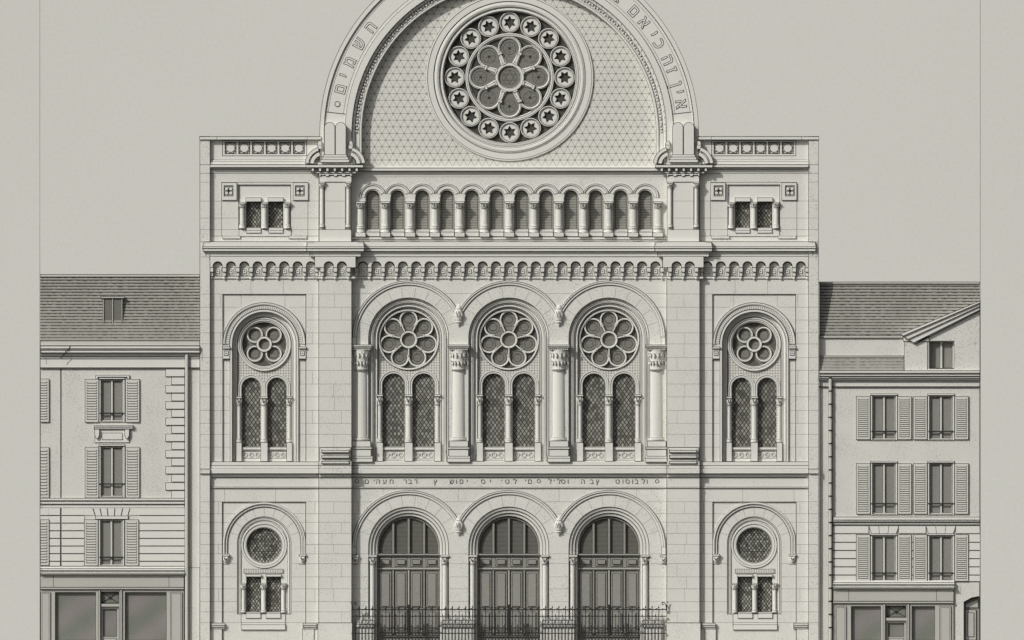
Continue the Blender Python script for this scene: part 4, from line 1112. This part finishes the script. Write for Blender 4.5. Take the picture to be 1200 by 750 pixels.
for a, b in ((108.8, 111.6), (117.2, 119), (125.6, 126.4), (134.6, 134), (143.6, 142), (152.4, 149.8)): P.seg(a, 595.8, b, 604.4, .9, 1.0)
P.box(111.6, 604.6, 150, 608.4, -.4, 1.4, 'smooth', .6)
P.done()
P = Part('roof', lh, ('slate',))
v = [P.vert(LX0, 400, 3), P.vert(LX1, 400, 3), P.vert(LX1, 323, -12), P.vert(LX0, 323, -12), P.vert(LX0, 400, -255), P.vert(LX1, 400, -255), P.vert(LX0, 323, -240), P.vert(LX1, 323, -240)]
for f in ((0, 1, 2, 3), (3, 2, 7, 6), (6, 7, 5, 4), (0, 3, 6, 4), (1, 2, 7, 5), (0, 1, 5, 4)): P.face([v[i] for i in f], 'slate')
P.box(LX0, 321.6, LX1, 324.4, -16, -10.6, 'zinc', .6)
rf = P.done()
P = Part('skylight', rf, ('smooth',))
dq = -9
P.prism(rect(120.6, 348.6, 143.4, 381.4), -20, dq+8, [rect(121.8, 349.6, 131.2, 380.2), rect(132.6, 349.6, 142.2, 380.2)], 'zinc', .4)
P.box(118, 347.4, 146, 349.4, -20, dq+9, 'zinc', .6); P.done(rf)
P = Part('skylight_glass', rf, ('skyglass',)); P.box(121.4, 349, 142.6, 380.6, dq, dq+7.2, 'skyglass', 0); P.done()
P = Part('eaves_cornice', lh, ('smooth',))
P.box(LX0, 399.5, LX1, 405, -10, 4.6, 'zinc', .6)
P.hprof(LX0, LX1, [(405, 3), (405.4, 8), (408.6, 8), (410.4, 6.6), (411.2, 7), (413.4, 6.8), (414.6, 5), (416.4, 4), (417.4, 2), (420.4, 1)], HD, k='smooth', inks=(1, 2, 3, 5, 6, 8, 9), wd=.8)
P.box(LX0, 420.4, LX1, 430.6, -1, 1, 'smooth', .4); P.hprof(LX0, LX1, [(430.4, 1), (430.8, 1.9), (431.8, 1.9), (432.2, .2)], HD, k='smooth', inks=(1, 2), wd=.8)
P.line([(82.4, 405.6), (80.6, 409.6), (77.4, 411), (76.2, 414.6), (72, 418), (71.4, 421)], 8.2, 1.2)
P.done()
P = Part('string_course', lh, ('smooth',))
P.hprof(LX0, 216.4, [(583.4, 0), (583.8, 2.6), (586.6, 2.6), (587.4, 1.8), (590.6, 1.6), (591.6, .8), (594.8, .6)], HD, k='smooth', inks=(1, 2, 3, 4, 5), wd=.65); P.done()
for i in range(16):
    y0 = 432.2+9.5*i
    if y0+9 > 584: break
    x0 = 194 if i % 2 == 0 else 200.8
    P = Part('quoin', lh, ('smooth',)); P.box(x0, y0+.4, 216.4, y0+9.0, -.5, 1.2, 'smooth', .6); P.done()
housewin(lh, 131, 445, 494.8, 13); shutter(lh, 99.6, 115.6, 444.4, 494.8, 15); shutter(lh, 147, 163.4, 444.4, 494.8, 15)
housewin(lh, 131, 523.4, 583.2, 13, False); shutter(lh, 99.6, 115.6, 524, 583.4, 17); shutter(lh, 147, 163.4, 524, 583.4, 17)
housewin(lh, 130.4, 609.4, 663.6, 13); shutter(lh, 98.8, 114.8, 609, 663, 16); shutter(lh, 146.4, 162.4, 609, 663, 16)
P = Part('guard_rail', lh, ('iron',)); P.box(116, 566.4, 146, 567.8, .6, 1.6, 'iron', 0); P.done()
for y0, y1 in ((444, 494.6), (524, 583.4), (609, 662.6)): shutter(lh, LX0+.1, 57.4, y0, y1, 15)
P = Part('window_hood', lh, ('smooth',)); P.prism([(112, 439.6), (151.6, 439.6), (151.6, 444), (149, 444), (149, 441.8), (114.6, 441.8), (114.6, 444), (112, 444)], 0, 1.6, (), 'smooth', .6); P.done()
P = Part('window_hood', lh, ('smooth',))
P.hprof(110, 156, [(498, 0), (498.4, 3.6), (500.2, 3.6), (502.6, 2.4), (503.2, 1)], HD, k='smooth', inks=(1, 2, 3), wd=.6)
P.box(111, 503, 151.4, 518.6, -.4, .8, 'smooth', .5); P.box(119.6, 507.4, 143.4, 515.2, .6, 1.2, 'smooth', .5)
for x in (111, 146): P.prism([(x, 503), (x+5.4, 503), (x+5.4, 510), (x+3.6, 514), (x+1.4, 513.6), (x, 509.6)], .5, 3.4, (), 'smooth', .6)
P.done()
pipe(lh, 219, 405.6, GY-1, 2.1)
shopfront(lh, LX0, 215.6, 666, [(LX0+.5, 59, 'pil'), (64.6, 112.2, 'glass'), (118.6, 139.4, 'door'), (146.4, 195, 'glass'), (199.6, 213.4, 'pil')], pil=(62.6, 198))

# ---- right house
rh = thing('town_house', 'town house right of the synagogue with half gable dormer and paired shuttered windows', 'house', 1054, -60)
RX0, RX1 = 960, 1148.2
P = Part('wall', rh, ('render',))
CXs = (1035.8, 1102.6)
hh = [rect(c-13.5, y0, c+13.5, y1) for c in CXs for y0, y1 in ((464, 515), (543, 603), (628, 681))]
P.prism(rect(RX0, 440, RX1, 682), -260, HD, hh, 'render', 0, True)
P.prism([(1118, 682), (RX1, 682), (RX1, 698.4)]+[(1148, 698.4), (1138, 700.6), (1129.4, 705.4), (1129.4, GY), (1118, GY)], -12, HD, (), 'render', .4)
P.box(RX0, 682, RX1, GY, -260, -12.5, 'render', 0)
P.box(RX0, 681, 976, GY, -14, .06, 'render', 0)
P.seg(RX1-.3, 355, RX1-.3, GY, HD, .6); P.done()
P = Part('banded_stone_storey', rh, ('smooth',))
for a, b in ((976, 1003.4), (1068.4, 1070), (1135.6, RX1)):
    ys = [626.2+9.6*i for i in range(6)]+[682]
    for y0, y1 in zip(ys, ys[1:]):
        P.box(a+.1, y0+.3, b-.1, y1-.9, -.4, .9, 'smooth', 0); P.seg(a, y1-.35, b, y1-.35, .2, 1.1)
for a, b in ((976, 1018), (1053, 1085), (1120, RX1)): P.box(a, 616.2, b, 625, -.4, .9, 'smooth', .5)
for c in CXs: fan(P, c, 616.2, 625.4, 15.6, HD)
P.done()
P = Part('string_course', rh, ('smooth',))
P.hprof(975.6, RX1, [(605.4, 0), (605.8, 2.2), (609.2, 2.6), (610, 3.6), (611.4, 3.2), (612.4, 1.8), (614.8, 1.4), (615.4, .2)], HD, k='smooth', inks=(1, 2, 3, 4, 5, 6), wd=.7); P.done()
P = Part('roof', rh, ('slate',))
v = [P.vert(RX0, 393.5, -2), P.vert(RX1, 393.5, -2), P.vert(RX1, 331.6, -13), P.vert(RX0, 331.6, -13), P.vert(RX0, 393.5, -255), P.vert(RX1, 393.5, -255), P.vert(RX0, 331.6, -240), P.vert(RX1, 331.6, -240)]
for f in ((0, 1, 2, 3), (3, 2, 7, 6), (6, 7, 5, 4), (0, 3, 6, 4), (1, 2, 7, 5), (0, 1, 5, 4)): P.face([v[i] for i in f], 'slate')
P.box(RX0, 330.4, RX1, 332.6, -17, -11.6, 'zinc', .6)
P.box(RX0, 393.4, 1058, 396, -6, -1, 'zinc', .6); P.done()
P = Part('lower_roof', rh, ('slate',))
v = [P.vert(RX0, 434, 2), P.vert(1059, 434, 2), P.vert(1059, 418, -1.5), P.vert(RX0, 418, -1.5)]; P.face(v, 'slate')
P.box(RX0, 416.8, 1059, 418.4, -5, -1, 'zinc', .5); P.box(RX0, 434, 1059, 436, -5, 2, 'zinc', 0); P.done()
P = Part('attic_wall', rh, ('render',)); P.box(RX0, 395.6, 1060, 442, -200, -3, 'render', .4); P.done()
P = Part('gable_dormer', rh, ('render',))
P.prism([(1059.6, 397), (RX1, 360), (RX1, 436), (1059.6, 436)], -60, 0.5, [rect(1088.6, 399.6, 1118, 432)], 'render', .5)
P.box(1058.4, 394, 1088.6, 400, -20, 1.4, 'smooth', .6); P.seg(1087, 400, 1087, 433, .5, .9)
P.box(1088, 431.6, 1118.6, 434, -6, -1, 'smooth', .5)
g0, g1 = Vector((1055, 391.4)), Vector((RX1, 352.6)); nn = Vector((.395, .918))
for o_, w_, dd in ((0, 2.4, 8), (2.4, 4.2, 6.2), (6.6, 4.6, 4.6), (11.2, 1.6, 1.4)):
    a0, a1 = g0+nn*o_, g1+nn*o_; b0, b1 = g0+nn*(o_+w_), g1+nn*(o_+w_)
    P.prism([(a0.x+o_, a0.y), (RX1, a1.y), (RX1, b1.y), (b0.x+o_+w_, b0.y)], -60 if o_ == 0 else -4, dd, (), 'smooth', .6)
dm = P.done()
W = Part('dormer_window', dm, ('shutter',)); W.prism(rect(1088.2, 399.4, 1118.2, 432), -9, -5.4, [rect(1090.4, 401.4, 1101.6, 431), rect(1104.4, 401.4, 1116, 431)], 'shutter', .5); W.done()
W = Part('dormer_glass', dm, ('pane',)); W.box(1089, 400, 1117.6, 431.6, -8, -7.4, 'pane', 0); W.done()
P = Part('eaves_cornice', rh, ('smooth',))
P.hprof(RX0, RX1, [(434, -2), (434.4, 7.4), (437.2, 7.4), (438.4, 5.6), (440.6, 6), (441.6, 4.8), (443.2, 5), (444.4, 3.4), (446, 2), (447, .6)], HD, k='smooth', inks=(1, 2, 3, 4, 5, 6, 8), wd=.7)
P.hprof(RX0, RX1, [(452.6, .2), (453, 1.4), (454, 1.4), (454.4, .2)], HD, k='smooth', inks=(1, 2), wd=.8); P.done()
for c in CXs:
    for y0, y1 in ((464, 516), (543, 603.4), (628, 682)):
        housewin(rh, c, y0, y1, 13.6, y0 != 543)
        yy = (464.4, 515) if y0 == 464 else ((543, 602.4) if y0 == 543 else (626.4, 681))
        shutter(rh, c-32.4, c-16.2, *yy, 19 if y0 == 464 else 21); shutter(rh, c+16.2, c+32.2, *yy, 19 if y0 == 464 else 21)
    P = Part('guard_rail', rh, ('iron',)); P.box(c-15, 589.4, c+15, 590.8, .6, 1.6, 'iron', 0); P.done()
pipe(rh, 973.2, 434, GY-1, 2.0, 15.4)
shopfront(rh, 976, 1117.6, 682.4, [(978.6, 991.6, 'pil'), (997.4, 1032, 'glass'), (1038.4, 1061.8, 'door'), (1068.4, 1095.4, 'glass'), (1101, 1114.6, 'pil')], pil=(994.6, 1097.4))
P = Part('carriage_door', rh, ('wood',))
P.prism([(1129.4, 707), (1138, 702.4), (RX1, 700), (RX1, GY), (1129.4, GY)], -11, -7, (), 'wood', .6)
P.prism([(1131.4, 708.4), (1139, 704.6), (RX1-2, 702.6), (RX1-2, 712), (1131.4, 712)], -7.4, -6, (), 'shop', .5)
P.box(1131.4, 714.6, RX1-4.4, GY-22, -7.4, -6, 'shop', .6); P.box(1134, 718, RX1-7, GY-26, -6.4, -5.4, 'shop', .5); P.done()

# ---- thin poles added for the print's border lines, behind both houses' outer ends
for x, lab in ((46.7, 'thin dark border line of the print above the outer end of the left slate roof'), (1148.8, 'thin dark border line of the print above the outer end of the right slate roof')):
    P = Part('print_border_line', None, ('joint',), origin=((x-600)*S, 0, 0)); P.box(x-.3, -80, x+.3, GY, -262.3, -261.7, 'joint', 0)
    o = P.done(); o['label'] = lab; o['category'] = 'print border line'; o['group'] = 'vertical border lines of the print beside the houses'
